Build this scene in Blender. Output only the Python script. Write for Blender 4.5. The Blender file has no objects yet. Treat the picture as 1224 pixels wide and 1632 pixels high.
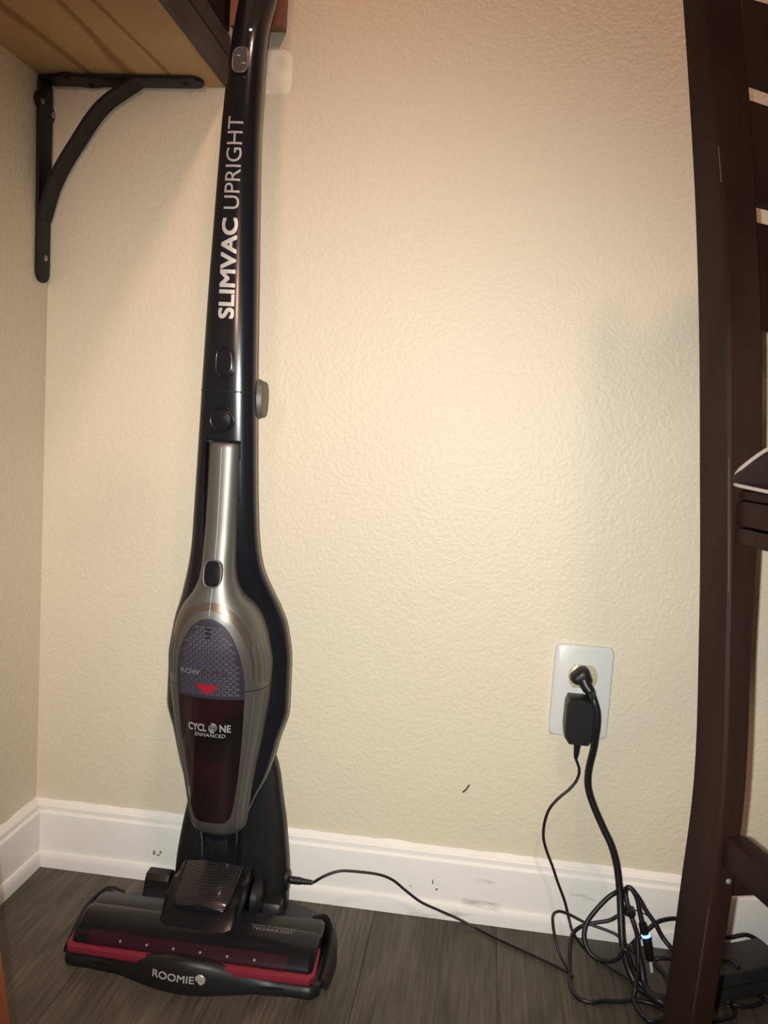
import bpy, bmesh, math, random
import numpy as np
from mathutils import Vector, Matrix

random.seed(7)
rng = np.random.default_rng(7)
SC = bpy.context.scene
COL = SC.collection
R = math.radians
W, H, FPX = 1224, 1632, 1350.0

# ------------------------------------------------------------------ camera
CAM = Vector((0.5611, -1.022, 0.6084))
CM = Matrix(((0.9904, -0.0753, 0.1162), (0.1231, 0.0939, -0.9879), (0.0634, 0.9927, 0.1023)))
_yaw, _pit, _rol = R(6.709), R(-5.8704), R(-3.656)
CM = (Matrix.Rotation(_yaw, 3, 'Z') @ Matrix.Rotation(_pit, 3, 'X') @ Matrix.Rotation(_rol, 3, 'Y')
      @ Matrix(((1, 0, 0), (0, 0, -1), (0, 1, 0))))
cd = bpy.data.cameras.new('camera')
cd.sensor_fit = 'VERTICAL'; cd.sensor_height = 36.0; cd.sensor_width = 27.0
cd.lens = 36.0 * FPX / H; cd.clip_start = 0.01
cam = bpy.data.objects.new('camera', cd); COL.objects.link(cam)
cam.matrix_world = Matrix.Translation(CAM) @ CM.to_4x4()
SC.camera = cam

# ------------------------------------------------------------------ world, lights, exposure
wd = bpy.data.worlds.new('room_air'); SC.world = wd; wd.use_nodes = True
wd.node_tree.nodes['Background'].inputs[0].default_value = (1.0, 0.80, 0.62, 1)
wd.node_tree.nodes['Background'].inputs[1].default_value = 0.07

def lamp(name, kind, loc, energy, color, size, target=None):
    l = bpy.data.lights.new(name, kind); l.energy = energy; l.color = color
    if kind == 'AREA': l.shape = 'DISK'; l.size = size
    else: l.shadow_soft_size = size
    o = bpy.data.objects.new(name, l); COL.objects.link(o); o.location = loc
    if target is not None:
        o.rotation_euler = (Vector(target) - Vector(loc)).to_track_quat('-Z', 'Y').to_euler()
    return o
# the phone's flash, a hand's breadth of glass beside the lens
fl_at = CAM + CM @ Vector((-0.013, 0.002, 0.0))
flash = lamp('phone_flash', 'SPOT', fl_at, 41.5, (1.0, 1.0, 0.955), 0.003, fl_at + CM @ Vector((0.03, -0.085, -1)))
flash.data.spot_size = R(82); flash.data.spot_blend = 1.0
# warm ceiling lamp over the photographer
room = lamp('ceiling_lamp', 'AREA', (0.84, -1.25, 2.30), 14.0, (1.0, 0.62, 0.48), 0.22, (0.66, -0.2, 0.8))
# added low fill spot that brightens the wall in under the shelf
low = lamp('shelf_fill_spot', 'SPOT', (0.50, -2.3, 1.0), 42.0, (1.0, 0.58, 0.40), 0.12, (0.08, 0, 0.93))
low.data.spot_size = R(30); low.data.spot_blend = 1.0

SC.view_settings.view_transform = 'Standard'
SC.view_settings.look = 'None'
SC.view_settings.exposure = 0.0
SC.view_settings.gamma = 1.0
SC.view_settings.use_curve_mapping = False

# ------------------------------------------------------------------ helpers
def at_y(px, py, y):
    d = CM @ Vector(((px - W / 2) / FPX, (H / 2 - py) / FPX, -1)); t = (y - CAM.y) / d.y
    return CAM + d * t
def at_z(px, py, z):
    d = CM @ Vector(((px - W / 2) / FPX, (H / 2 - py) / FPX, -1)); t = (z - CAM.z) / d.z
    return CAM + d * t

def link(name, me, mat=None, parent=None, smooth=False, kind=None, label=None):
    o = bpy.data.objects.new(name, me); COL.objects.link(o)
    if mat: me.materials.append(mat)
    if smooth:
        me.polygons.foreach_set('use_smooth', [True] * len(me.polygons))
    if parent:
        o.parent = parent
        # meshes are written in world space; keep them there under the parent's base
        me.transform(Matrix.Translation(-world_loc(parent)))
    if kind: o['kind'] = kind
    if label: o['label'] = label
    return o
def world_loc(o):
    p = Vector(o.location)
    while o.parent:
        o = o.parent; p += Vector(o.location)
    return p
def bm_obj(name, bm, mat=None, parent=None, smooth=False, angle=None, **k):
    bmesh.ops.recalc_face_normals(bm, faces=bm.faces[:])
    me = bpy.data.meshes.new(name); bm.to_mesh(me); bm.free()
    o = link(name, me, mat, parent, smooth, **k)
    if smooth and angle: me.set_sharp_from_angle(angle=R(angle))
    return o
def py_obj(name, v, f, mat=None, parent=None, smooth=False, angle=None, **k):
    bm = bmesh.new(); vs = [bm.verts.new(p) for p in v]
    for q in f:
        try: bm.faces.new([vs[i] for i in q])
        except ValueError: pass
    return bm_obj(name, bm, mat, parent, smooth, angle, **k)
def thing(name, label, cat, loc, group=None):
    o = bpy.data.objects.new(name, None); COL.objects.link(o); o.location = loc
    o.empty_display_size = 0.02
    o['label'] = label; o['category'] = cat
    if group: o['group'] = group
    return o
def tag(o, label, cat):
    o['label'] = label; o['category'] = cat; return o

def add_box(bm, c, s, rot=None, bev=0.0, seg=2):
    t = bmesh.new(); bmesh.ops.create_cube(t, size=1.0)
    for v in t.verts: v.co = Vector((v.co.x * s[0], v.co.y * s[1], v.co.z * s[2]))
    if bev: bmesh.ops.bevel(t, geom=t.edges[:], offset=bev, segments=seg, profile=0.6, affect='EDGES')
    M = Matrix.Translation(c) @ (rot.to_4x4() if rot else Matrix.Identity(4))
    t.transform(M)
    me = bpy.data.meshes.new('t'); t.to_mesh(me); t.free(); bm.from_mesh(me); bpy.data.meshes.remove(me)
def box(name, c, s, mat, parent=None, rot=None, bev=0.0, seg=2, **k):
    bm = bmesh.new(); add_box(bm, c, s, rot, bev, seg)
    return bm_obj(name, bm, mat, parent, bev > 0, 35 if bev > 0 else None, **k)

def spline(pts, n=8):
    P = [Vector(p) for p in pts]; out = []
    for i in range(len(P) - 1):
        a = P[i - 1] if i else P[0] * 2 - P[1]; b, c = P[i], P[i + 1]
        d = P[i + 2] if i + 2 < len(P) else P[-1] * 2 - P[-2]
        for k in range(n):
            t = k / n
            out.append(0.5 * ((2 * b) + (c - a) * t + (2 * a - 5 * b + 4 * c - d) * t * t + (3 * b - a - 3 * c + d) * t ** 3))
    out.append(P[-1]); return out
def tube_bm(pts, r, sides=10, flat=1.0, closed=False, bm=None):
    bm = bm or bmesh.new(); n = len(pts); rings = []
    prev = None
    for i, p in enumerate(pts):
        a = pts[(i - 1) % n] if closed else pts[max(i - 1, 0)]
        b = pts[(i + 1) % n] if closed else pts[min(i + 1, n - 1)]
        t = (Vector(b) - Vector(a)).normalized()
        if prev is None:
            u = t.cross(Vector((0, 0, 1)))
            if u.length < 1e-3: u = t.cross(Vector((1, 0, 0)))
        else: u = prev - t * prev.dot(t)
        u.normalize(); w = t.cross(u); prev = u
        rr = r[i] if hasattr(r, '__len__') else r
        rings.append([bm.verts.new(Vector(p) + (u * math.cos(2 * math.pi * k / sides) + w * flat * math.sin(2 * math.pi * k / sides)) * rr) for k in range(sides)])
    m = n if closed else n - 1
    for i in range(m):
        A, B = rings[i], rings[(i + 1) % n]
        for k in range(sides): bm.faces.new((A[k], A[(k + 1) % sides], B[(k + 1) % sides], B[k]))
    if not closed:
        bm.faces.new(rings[0]); bm.faces.new(rings[-1])
    return bm
def tube(name, pts, r, mat, parent=None, n=8, sides=10, smooth=True, flat=1.0, **k):
    return bm_obj(name, tube_bm(spline(pts, n) if n else pts, r, sides, flat), mat, parent, smooth, 50, **k)

def pchip(xs, ys):
    xs = np.array(xs, float); ys = np.array(ys, float)
    o = np.argsort(xs); xs, ys = xs[o], ys[o]
    h = np.diff(xs); d = np.diff(ys) / h; m = np.zeros(len(xs)); m[0], m[-1] = d[0], d[-1]
    for i in range(1, len(xs) - 1):
        if d[i - 1] * d[i] > 0:
            w1, w2 = 2 * h[i] + h[i - 1], h[i] + 2 * h[i - 1]
            m[i] = (w1 + w2) / (w1 / d[i - 1] + w2 / d[i])
    def f(x):
        x = min(max(x, xs[0]), xs[-1]); i = min(max(int(np.searchsorted(xs, x)) - 1, 0), len(h) - 1)
        t = (x - xs[i]) / h[i]; t2, t3 = t * t, t * t * t
        return float((2 * t3 - 3 * t2 + 1) * ys[i] + (t3 - 2 * t2 + t) * h[i] * m[i] + (-2 * t3 + 3 * t2) * ys[i + 1] + (t3 - t2) * h[i] * m[i + 1])
    return f
def superellipse(a, b, p, n):
    out = []
    for k in range(n):
        t = 2 * math.pi * k / n; c, s = math.cos(t), math.sin(t)
        out.append((a * math.copysign(abs(c) ** (2 / p), c), b * math.copysign(abs(s) ** (2 / p), s)))
    return out
def loft_bm(rings, cap=True):
    bm = bmesh.new(); V = [[bm.verts.new(p) for p in r] for r in rings]; n = len(V[0])
    for i in range(len(V) - 1):
        for k in range(n): bm.faces.new((V[i][k], V[i][(k + 1) % n], V[i + 1][(k + 1) % n], V[i + 1][k]))
    if cap: bm.faces.new(V[0]); bm.faces.new(V[-1])
    return bm
def prism(name, outline, axis, lo, hi, mat, parent=None, bev=0.0, smooth=True, **k):
    """extrude a 2-D outline; axis 'x' takes (y,z), 'y' takes (x,z), 'z' takes (x,y)"""
    mk = {'x': lambda p, t: (t, p[0], p[1]), 'y': lambda p, t: (p[0], t, p[1]), 'z': lambda p, t: (p[0], p[1], t)}[axis]
    bm = bmesh.new(); A = [bm.verts.new(mk(p, lo)) for p in outline]; B = [bm.verts.new(mk(p, hi)) for p in outline]
    n = len(A)
    for i in range(n): bm.faces.new((A[i], A[(i + 1) % n], B[(i + 1) % n], B[i]))
    fa = bm.faces.new(A); fb = bm.faces.new(B)
    if bev:
        bmesh.ops.bevel(bm, geom=list(set(fa.edges[:] + fb.edges[:])), offset=bev, segments=2, profile=0.6, affect='EDGES')
    return bm_obj(name, bm, mat, parent, smooth, 35, **k)

def text_mesh(s, size, ext=0.0002, bold=0.0, sx=1.0, shear=0.0, space=1.0):
    cu = bpy.data.curves.new('txt', 'FONT'); cu.body = s; cu.size = size; cu.extrude = ext
    cu.shear = shear; cu.space_character = space
    cu.align_x = 'CENTER'; cu.align_y = 'CENTER'; cu.resolution_u = 4
    o = bpy.data.objects.new('txt', cu); COL.objects.link(o)
    dg = bpy.context.evaluated_depsgraph_get(); dg.update()
    me = bpy.data.meshes.new_from_object(o.evaluated_get(dg))
    bpy.data.objects.remove(o); bpy.data.curves.remove(cu)
    for v in me.vertices: v.co.x *= sx
    me.materials.clear()
    if bold:      # heavier strokes: the same letters laid over each other a hair apart
        bm = bmesh.new()
        for dx, dy in ((-1, -1), (1, -1), (-1, 1), (1, 1), (0, 0)):
            m2 = me.copy(); m2.transform(Matrix.Translation((dx * bold, dy * bold, 0.00001 * (dx + 2 * dy)))); bm.from_mesh(m2); bpy.data.meshes.remove(m2)
        bm.to_mesh(me); bm.free()
    return me
def fit_text(me, width=None, height=None):
    xs = [v.co.x for v in me.vertices]; ys = [v.co.y for v in me.vertices]
    cx, cy = (max(xs) + min(xs)) / 2, (max(ys) + min(ys)) / 2
    kx = width / (max(xs) - min(xs)) if width else None
    ky = height / (max(ys) - min(ys)) if height else None
    kx = kx or ky; ky = ky or kx
    for v in me.vertices: v.co.x = (v.co.x - cx) * kx; v.co.y = (v.co.y - cy) * ky
    return me

# ------------------------------------------------------------------ materials
def nm(mat): return mat.node_tree.nodes, mat.node_tree.links
def principled(name, col, rough=0.5, metal=0.0, coat=0.0, spec=0.5, emit=None):
    m = bpy.data.materials.new(name); m.use_nodes = True
    b = m.node_tree.nodes['Principled BSDF']
    b.inputs['Base Color'].default_value = (*col, 1); b.inputs['Roughness'].default_value = rough
    b.inputs['Metallic'].default_value = metal; b.inputs['Specular IOR Level'].default_value = spec
    if coat: b.inputs['Coat Weight'].default_value = coat; b.inputs['Coat Roughness'].default_value = 0.06
    if emit: b.inputs['Emission Color'].default_value = (*emit[0], 1); b.inputs['Emission Strength'].default_value = emit[1]
    return m
def add_bump(m, scale, strength, dist=0.001, detail=3.0, kind='noise', rough=0.5):
    N, L = nm(m); b = N['Principled BSDF']
    tc = N.new('ShaderNodeTexCoord')
    if kind == 'noise':
        t = N.new('ShaderNodeTexNoise'); t.inputs['Scale'].default_value = scale
        t.inputs['Detail'].default_value = detail; t.inputs['Roughness'].default_value = rough; out = t.outputs['Fac']
    L.new(tc.outputs['Object'], t.inputs['Vector'])
    bp = N.new('ShaderNodeBump'); bp.inputs['Strength'].default_value = strength; bp.inputs['Distance'].default_value = dist
    L.new(out, bp.inputs['Height']); L.new(bp.outputs['Normal'], b.inputs['Normal'])
    return m
def mottled(m, c1, c2, scale, lo=0.35, hi=0.65, detail=4, stretch=None):
    N, L = nm(m); b = N['Principled BSDF']
    tc = N.new('ShaderNodeTexCoord'); t = N.new('ShaderNodeTexNoise')
    t.inputs['Scale'].default_value = scale; t.inputs['Detail'].default_value = detail
    src = tc.outputs['Object']
    if stretch:
        mp = N.new('ShaderNodeMapping'); mp.inputs['Scale'].default_value = stretch
        L.new(src, mp.inputs['Vector']); src = mp.outputs['Vector']
    L.new(src, t.inputs['Vector'])
    r = N.new('ShaderNodeValToRGB'); r.color_ramp.elements[0].position = lo; r.color_ramp.elements[1].position = hi
    r.color_ramp.elements[0].color = (*c1, 1); r.color_ramp.elements[1].color = (*c2, 1)
    L.new(t.outputs['Fac'], r.inputs['Fac']); L.new(r.outputs['Color'], b.inputs['Base Color'])
    return m

def wall_material():
    m = principled('beige_orange_peel_paint', (0.70, 0.63, 0.48), 0.48, spec=0.38)
    N, L = nm(m); b = N['Principled BSDF']
    tc = N.new('ShaderNodeTexCoord')
    a = N.new('ShaderNodeTexNoise'); a.inputs['Scale'].default_value = 230; a.inputs['Detail'].default_value = 2.5; a.inputs['Roughness'].default_value = 0.45
    v = N.new('ShaderNodeTexVoronoi'); v.feature = 'SMOOTH_F1'; v.inputs['Scale'].default_value = 150
    w = N.new('ShaderNodeTexNoise'); w.inputs['Scale'].default_value = 26; w.inputs['Detail'].default_value = 2
    for n in (a, v, w): L.new(tc.outputs['Object'], n.inputs['Vector'])
    m1 = N.new('ShaderNodeMath'); m1.operation = 'MULTIPLY_ADD'; m1.inputs[1].default_value = -0.55
    L.new(v.outputs['Distance'], m1.inputs[0]); L.new(a.outputs['Fac'], m1.inputs[2])
    m2 = N.new('ShaderNodeMath'); m2.operation = 'MULTIPLY_ADD'; m2.inputs[1].default_value = 0.35
    L.new(w.outputs['Fac'], m2.inputs[0]); L.new(m1.outputs[0], m2.inputs[2])
    bp = N.new('ShaderNodeBump'); bp.inputs['Strength'].default_value = 0.5; bp.inputs['Distance'].default_value = 0.0016
    L.new(m2.outputs[0], bp.inputs['Height']); L.new(bp.outputs['Normal'], b.inputs['Normal'])
    return m

def plank_material():
    m = principled('grey_brown_wood_look_plank', (0.12, 0.1, 0.08), 0.5, spec=0.35)
    N, L = nm(m); b = N['Principled BSDF']
    tc = N.new('ShaderNodeTexCoord'); oi = N.new('ShaderNodeObjectInfo')
    off = N.new('ShaderNodeVectorMath'); off.operation = 'ADD'
    cmb = N.new('ShaderNodeCombineXYZ')
    mul = N.new('ShaderNodeMath'); mul.operation = 'MULTIPLY'; mul.inputs[1].default_value = 13.0
    L.new(oi.outputs['Random'], mul.inputs[0]); L.new(mul.outputs[0], cmb.inputs[0]); L.new(mul.outputs[0], cmb.inputs[1])
    L.new(tc.outputs['Object'], off.inputs[0]); L.new(cmb.outputs[0], off.inputs[1])
    def noise(sc, stretch, detail, dist=0.0):
        mp = N.new('ShaderNodeMapping'); mp.inputs['Scale'].default_value = stretch
        L.new(off.outputs[0], mp.inputs['Vector'])
        t = N.new('ShaderNodeTexNoise'); t.inputs['Scale'].default_value = sc; t.inputs['Detail'].default_value = detail
        t.inputs['Distortion'].default_value = dist
        L.new(mp.outputs[0], t.inputs['Vector']); return t.outputs['Fac']
    g1 = noise(230, (1, 0.045, 1), 6, 0.3); g2 = noise(9, (1, 0.28, 1), 3, 1.8)
    r1 = N.new('ShaderNodeValToRGB'); e = r1.color_ramp.elements
    e[0].position = 0.28; e[0].color = (0.054, 0.047, 0.037, 1); e[1].position = 0.72; e[1].color = (0.138, 0.122, 0.095, 1)
    L.new(g1, r1.inputs['Fac'])
    r2 = N.new('ShaderNodeValToRGB'); e = r2.color_ramp.elements
    e[0].position = 0.34; e[0].color = (0.58, 0.57, 0.56, 1); e[1].position = 0.66; e[1].color = (1.12, 1.1, 1.06, 1)
    L.new(g2, r2.inputs['Fac'])
    mx = N.new('ShaderNodeMixRGB'); mx.blend_type = 'MULTIPLY'; mx.inputs[0].default_value = 1
    L.new(r1.outputs[0], mx.inputs[1]); L.new(r2.outputs[0], mx.inputs[2])
    r3 = N.new('ShaderNodeMapRange'); r3.inputs['To Min'].default_value = 0.78; r3.inputs['To Max'].default_value = 1.22
    L.new(oi.outputs['Random'], r3.inputs['Value'])
    hs = N.new('ShaderNodeHueSaturation'); L.new(r3.outputs[0], hs.inputs['Value']); L.new(mx.outputs[0], hs.inputs['Color'])
    L.new(hs.outputs[0], b.inputs['Base Color'])
    bp = N.new('ShaderNodeBump'); bp.inputs['Strength'].default_value = 0.25; bp.inputs['Distance'].default_value = 0.0005
    L.new(g1, bp.inputs['Height']); L.new(bp.outputs['Normal'], b.inputs['Normal'])
    return m

def white_trim_material():
    m = principled('worn_white_trim_paint', (0.84, 0.83, 0.78), 0.42, spec=0.35)
    N, L = nm(m); b = N['Principled BSDF']
    tc = N.new('ShaderNodeTexCoord')
    mp = N.new('ShaderNodeMapping'); mp.inputs['Scale'].default_value = (0.35, 1, 1.6)
    t = N.new('ShaderNodeTexNoise'); t.inputs['Scale'].default_value = 26; t.inputs['Detail'].default_value = 6; t.inputs['Roughness'].default_value = 0.65
    L.new(tc.outputs['Object'], mp.inputs[0]); L.new(mp.outputs[0], t.inputs[0])
    r = N.new('ShaderNodeValToRGB'); e = r.color_ramp.elements
    e[0].position = 0.25; e[0].color = (0.46, 0.43, 0.38, 1); e[1].position = 0.37; e[1].color = (0.85, 0.84, 0.79, 1)
    L.new(t.outputs['Fac'], r.inputs['Fac'])
    L.new(r.outputs[0], b.inputs['Base Color'])
    bp = N.new('ShaderNodeBump'); bp.inputs['Strength'].default_value = 0.3; bp.inputs['Distance'].default_value = 0.0012
    L.new(t.outputs['Fac'], bp.inputs['Height']); L.new(bp.outputs['Normal'], b.inputs['Normal'])
    return m

def hex_material(name, c_cell, c_line, scale, metal=0.5, rough=0.3):
    m = principled(name, c_cell, rough, metal, coat=0.4)
    N, L = nm(m); b = N['Principled BSDF']
    tc = N.new('ShaderNodeTexCoord'); sp = N.new('ShaderNodeSeparateXYZ'); cb = N.new('ShaderNodeCombineXYZ')
    L.new(tc.outputs['Object'], sp.inputs[0]); L.new(sp.outputs[0], cb.inputs[0]); L.new(sp.outputs[2], cb.inputs[1])
    br = N.new('ShaderNodeTexBrick'); br.offset = 0.5; br.inputs['Scale'].default_value = scale
    br.inputs['Mortar Size'].default_value = 0.09; br.inputs['Mortar Smooth'].default_value = 0.6
    br.inputs['Brick Width'].default_value = 1.0; br.inputs['Row Height'].default_value = 0.55
    br.inputs['Color1'].default_value = (*c_cell, 1); br.inputs['Color2'].default_value = (*[x * 0.85 for x in c_cell], 1)
    br.inputs['Mortar'].default_value = (*c_line, 1)
    L.new(cb.outputs[0], br.inputs['Vector']); L.new(br.outputs['Color'], b.inputs['Base Color'])
    bp = N.new('ShaderNodeBump'); bp.invert = True; bp.inputs['Strength'].default_value = 0.8; bp.inputs['Distance'].default_value = 0.0006
    L.new(br.outputs['Fac'], bp.inputs['Height']); L.new(bp.outputs['Normal'], b.inputs['Normal'])
    return m

def shelf_wood_material():
    m = principled('raw_pine_underside', (0.4, 0.25, 0.13), 0.62, spec=0.25)
    N, L = nm(m); b = N['Principled BSDF']
    tc = N.new('ShaderNodeTexCoord')
    mp = N.new('ShaderNodeMapping'); mp.inputs['Scale'].default_value = (1, 0.16, 1)
    L.new(tc.outputs['Object'], mp.inputs[0])
    wv = N.new('ShaderNodeTexWave'); wv.wave_type = 'BANDS'; wv.bands_direction = 'X'
    wv.inputs['Scale'].default_value = 5.2; wv.inputs['Distortion'].default_value = 7.0; wv.inputs['Detail'].default_value = 2; wv.inputs['Detail Scale'].default_value = 1.6
    L.new(mp.outputs[0], wv.inputs['Vector'])
    r = N.new('ShaderNodeValToRGB'); e = r.color_ramp.elements
    e[0].position = 0.0; e[0].color = (0.30, 0.165, 0.075, 1); e[1].position = 0.16; e[1].color = (0.52, 0.335, 0.165, 1)
    L.new(wv.outputs['Fac'], r.inputs[0])
    vo = N.new('ShaderNodeTexVoronoi'); vo.inputs['Scale'].default_value = 6.5
    L.new(tc.outputs['Object'], vo.inputs['Vector'])
    r2 = N.new('ShaderNodeValToRGB'); e = r2.color_ramp.elements
    e[0].position = 0.035; e[0].color = (0.28, 0.2, 0.14, 1); e[1].position = 0.075; e[1].color = (1, 1, 1, 1)
    L.new(vo.outputs['Distance'], r2.inputs[0])
    mx = N.new('ShaderNodeMixRGB'); mx.blend_type = 'MULTIPLY'; mx.inputs[0].default_value = 1
    L.new(r.outputs[0], mx.inputs[1]); L.new(r2.outputs[0], mx.inputs[2]); L.new(mx.outputs[0], b.inputs['Base Color'])
    return m

WALL = wall_material(); PLANK = plank_material(); TRIM = white_trim_material()
GAP = principled('dark_plank_joint', (0.03, 0.025, 0.02), 0.9)
CEIL = principled('white_ceiling_paint', (0.75, 0.72, 0.66), 0.8)
PINE = shelf_wood_material()
GLOSS = principled('gloss_black_plastic', (0.0085, 0.009, 0.012), 0.20, spec=0.42, coat=0.12)
BLACK = add_bump(principled('satin_black_plastic', (0.010, 0.010, 0.010), 0.42, spec=0.4), 900, 0.15, 0.0003)
CORD = principled('black_cord_rubber', (0.010, 0.009, 0.011), 0.40, spec=0.45)
HEADG = principled('gloss_black_head_plastic', (0.007, 0.007, 0.009), 0.27, spec=0.28)
SILVER = principled('silver_grey_lacquer', (0.185, 0.178, 0.163), 0.43, 0.72)
CUPSILVER = principled('dark_silver_lacquer', (0.125, 0.12, 0.108), 0.44, 0.5)
BRONZE = principled('bronze_grey_band', (0.15, 0.115, 0.088), 0.36, 0.6)
HEXP = principled('purple_grey_panel', (0.046, 0.041, 0.056), 0.38, 0.35)
HEXC = principled('purple_grey_cells', (0.066, 0.060, 0.080), 0.48, 0.3)
HEXB = hex_material('black_honeycomb_panel', (0.030, 0.026, 0.030), (0.012, 0.010, 0.012), 330, 0.3, 0.28)
SMOKE = mottled(principled('smoked_red_black_window', (0.02, 0.006, 0.008), 0.14, coat=0.6), (0.006, 0.005, 0.0055), (0.024, 0.006, 0.009), 17, 0.45, 0.66)
RED = principled('red_plastic', (0.30, 0.012, 0.028), 0.35, coat=0.2)
BUMPRED = principled('matte_red_bumper', (0.21, 0.014, 0.030), 0.55)
PURP = principled('dark_maroon_clear_plastic', (0.026, 0.006, 0.011), 0.28, spec=0.3)
PRINT = principled('silver_print', (0.60, 0.59, 0.56), 0.35, 0.4)
DIMPRINT = principled('dim_print', (0.27, 0.24, 0.235), 0.4, 0.3)
CYPRINT = principled('grey_print', (0.40, 0.385, 0.37), 0.4, 0.2)
REDPRINT = principled('dark_red_print', (0.085, 0.03, 0.042), 0.4, 0.3)
DOTS = principled('grey_rivet', (0.22, 0.19, 0.19), 0.4)
STEEL = principled('screw_steel', (0.45, 0.43, 0.40), 0.35, 0.9)
IRON = add_bump(principled('black_powder_coat', (0.0095, 0.0085, 0.0085), 0.55, spec=0.35), 500, 0.2, 0.0004)
PLATE = principled('white_cover_plate', (0.64, 0.66, 0.63), 0.22, spec=0.5)
IVORY = principled('ivory_receptacle', (0.50, 0.46, 0.30), 0.35)
OLIVE = principled('grey_olive_knob', (0.085, 0.08, 0.06), 0.45)
BTN = principled('grey_slider', (0.13, 0.125, 0.125), 0.28, 0.5)
ESPRESSO = mottled(principled('espresso_stained_wood', (0.02, 0.01, 0.007), 0.45, spec=0.10), (0.018, 0.0085, 0.0066), (0.028, 0.0140, 0.0102), 30, stretch=(1, 1, 0.12))
ESPWEAR = principled('worn_wood_edge', (0.11, 0.07, 0.055), 0.5)
LEATHER = add_bump(principled('dark_brown_vinyl', (0.020, 0.0105, 0.0115), 0.6, spec=0.2), 350, 0.25, 0.0005)
PIPE = principled('pale_piping', (0.42, 0.36, 0.31), 0.45)
REDWOOD = mottled(principled('reddish_brown_wood', (0.2, 0.08, 0.04), 0.5), (0.20, 0.078, 0.038), (0.30, 0.13, 0.065), 24, stretch=(1, 1, 0.15))
ORANGE = mottled(principled('orange_brown_lacquered_wood', (0.3, 0.08, 0.02), 0.4), (0.17, 0.042, 0.012), (0.25, 0.066, 0.019), 26, stretch=(1, 1, 0.15))
CASE = principled('dark_grey_case', (0.060, 0.050, 0.050), 0.6)
EDGE = principled('dark_stained_shelf_edge', (0.070, 0.060, 0.048), 0.6)
BLUE = principled('blue_lit_ring', (0.02, 0.03, 0.25), 0.3, emit=((0.30, 0.62, 1.0), 2.2))
NAVY = principled('dark_blue_collar', (0.012, 0.012, 0.09), 0.3)
GLOWDOT = principled('warm_glowing_dot', (1, 0.85, 0.6), 0.3, emit=((1, 0.82, 0.5), 3.0))
BRASS = principled('plated_pin', (0.85, 0.83, 0.80), 0.35, 0.3)
BRICKM = principled('grey_black_brick_plastic', (0.028, 0.028, 0.029), 0.5)
CAP = principled('pale_screw_cap', (0.20, 0.185, 0.165), 0.5)
SPACKLE = mottled(principled('spackle', (0.7, 0.66, 0.56), 0.8), (0.80, 0.75, 0.60), (0.90, 0.87, 0.73), 60)
SPECK = principled('brown_speck', (0.06, 0.045, 0.03), 0.8)
SCUFF = principled('grey_scuff', (0.22, 0.21, 0.19), 0.9)

# ------------------------------------------------------------------ the room
XR, YF, ZC = 2.3, -2.4, 2.4
def slab(name, lo, hi, mat):
    c = [(a + b) / 2 for a, b in zip(lo, hi)]; s = [b - a for a, b in zip(lo, hi)]
    o = box(name, c, s, mat); o['kind'] = 'structure'; return o
wall_back = slab('wall_back', (-0.1, 0, -0.05), (XR, 0.1, ZC), WALL)
wall_left = slab('wall_left', (-0.1, YF, -0.05), (0, 0, ZC), WALL)
floor = slab('floor', (-0.1, YF, -0.05), (XR, 0.1, -0.0015), GAP)
ceiling = slab('ceiling', (-0.1, YF, ZC), (XR, 0.1, ZC + 0.05), CEIL)

# floor boards: one per board, each its own mesh object under the floor
PW = 0.1515
def plank(x0, x1, y0, y1):
    g = 0.00015
    bm = bmesh.new()
    add_box(bm, ((x0 + x1) / 2, (y0 + y1) / 2, -0.0011), (x1 - x0 - 2 * g, y1 - y0 - 2 * g, 0.0022))
    up = [e for e in bm.edges if all(v.co.z > -0.0005 for v in e.verts)]
    bmesh.ops.bevel(bm, geom=up, offset=0.0004, segments=1, affect='EDGES')
    bm_obj('plank', bm, PLANK, floor)
xs = [0.0, 0.0095]
x = 0.0095
while x < XR: x += PW; xs.append(min(x, XR))
ends = [-0.75, -0.42, -1.05, -0.6, -0.95, -0.5, -0.8]
for i in range(1, len(xs) - 1):
    ys = [0.0]; y = ends[i % 7]
    while y > YF: ys.append(y); y -= 1.22
    ys.append(YF)
    for a, b in zip(ys[1:], ys[:-1]): plank(xs[i], xs[i + 1], a, b)

# baseboards: stepped profile with a lip under the top edge, and a shoe strip at the floor
HB = 0.0828
prof = [(0, 0.0), (0, HB), (0.0065, HB), (0.0085, HB - 0.002), (0.0085, HB - 0.008), (0.0118, HB - 0.0105), (0.0122, HB - 0.014), (0.0122, 0.0)]
shoe = [(0.0124, 0.0004), (0.0124, 0.0215), (0.0150, 0.0205), (0.0166, 0.017), (0.0172, 0.012), (0.0172, 0.0004)]
def run_back(name, pr, x0, x1): return prism(name, [(-p[0], p[1]) for p in pr], 'x', x0, x1, TRIM, smooth=True)
def run_left(name, pr, y0, y1): return prism(name, list(pr), 'y', y0, y1, TRIM, smooth=True)
bb = run_back('baseboard_back', prof, 0.0, XR); bb['kind'] = 'structure'
sh = run_back('shoe_strip', shoe, 0.0125, XR); sh.parent = bb
bl = run_left('baseboard_left', prof, YF, -0.0123); bl['kind'] = 'structure'
sl = run_left('shoe_strip', shoe, YF, -0.0175); sl.parent = bl
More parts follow.
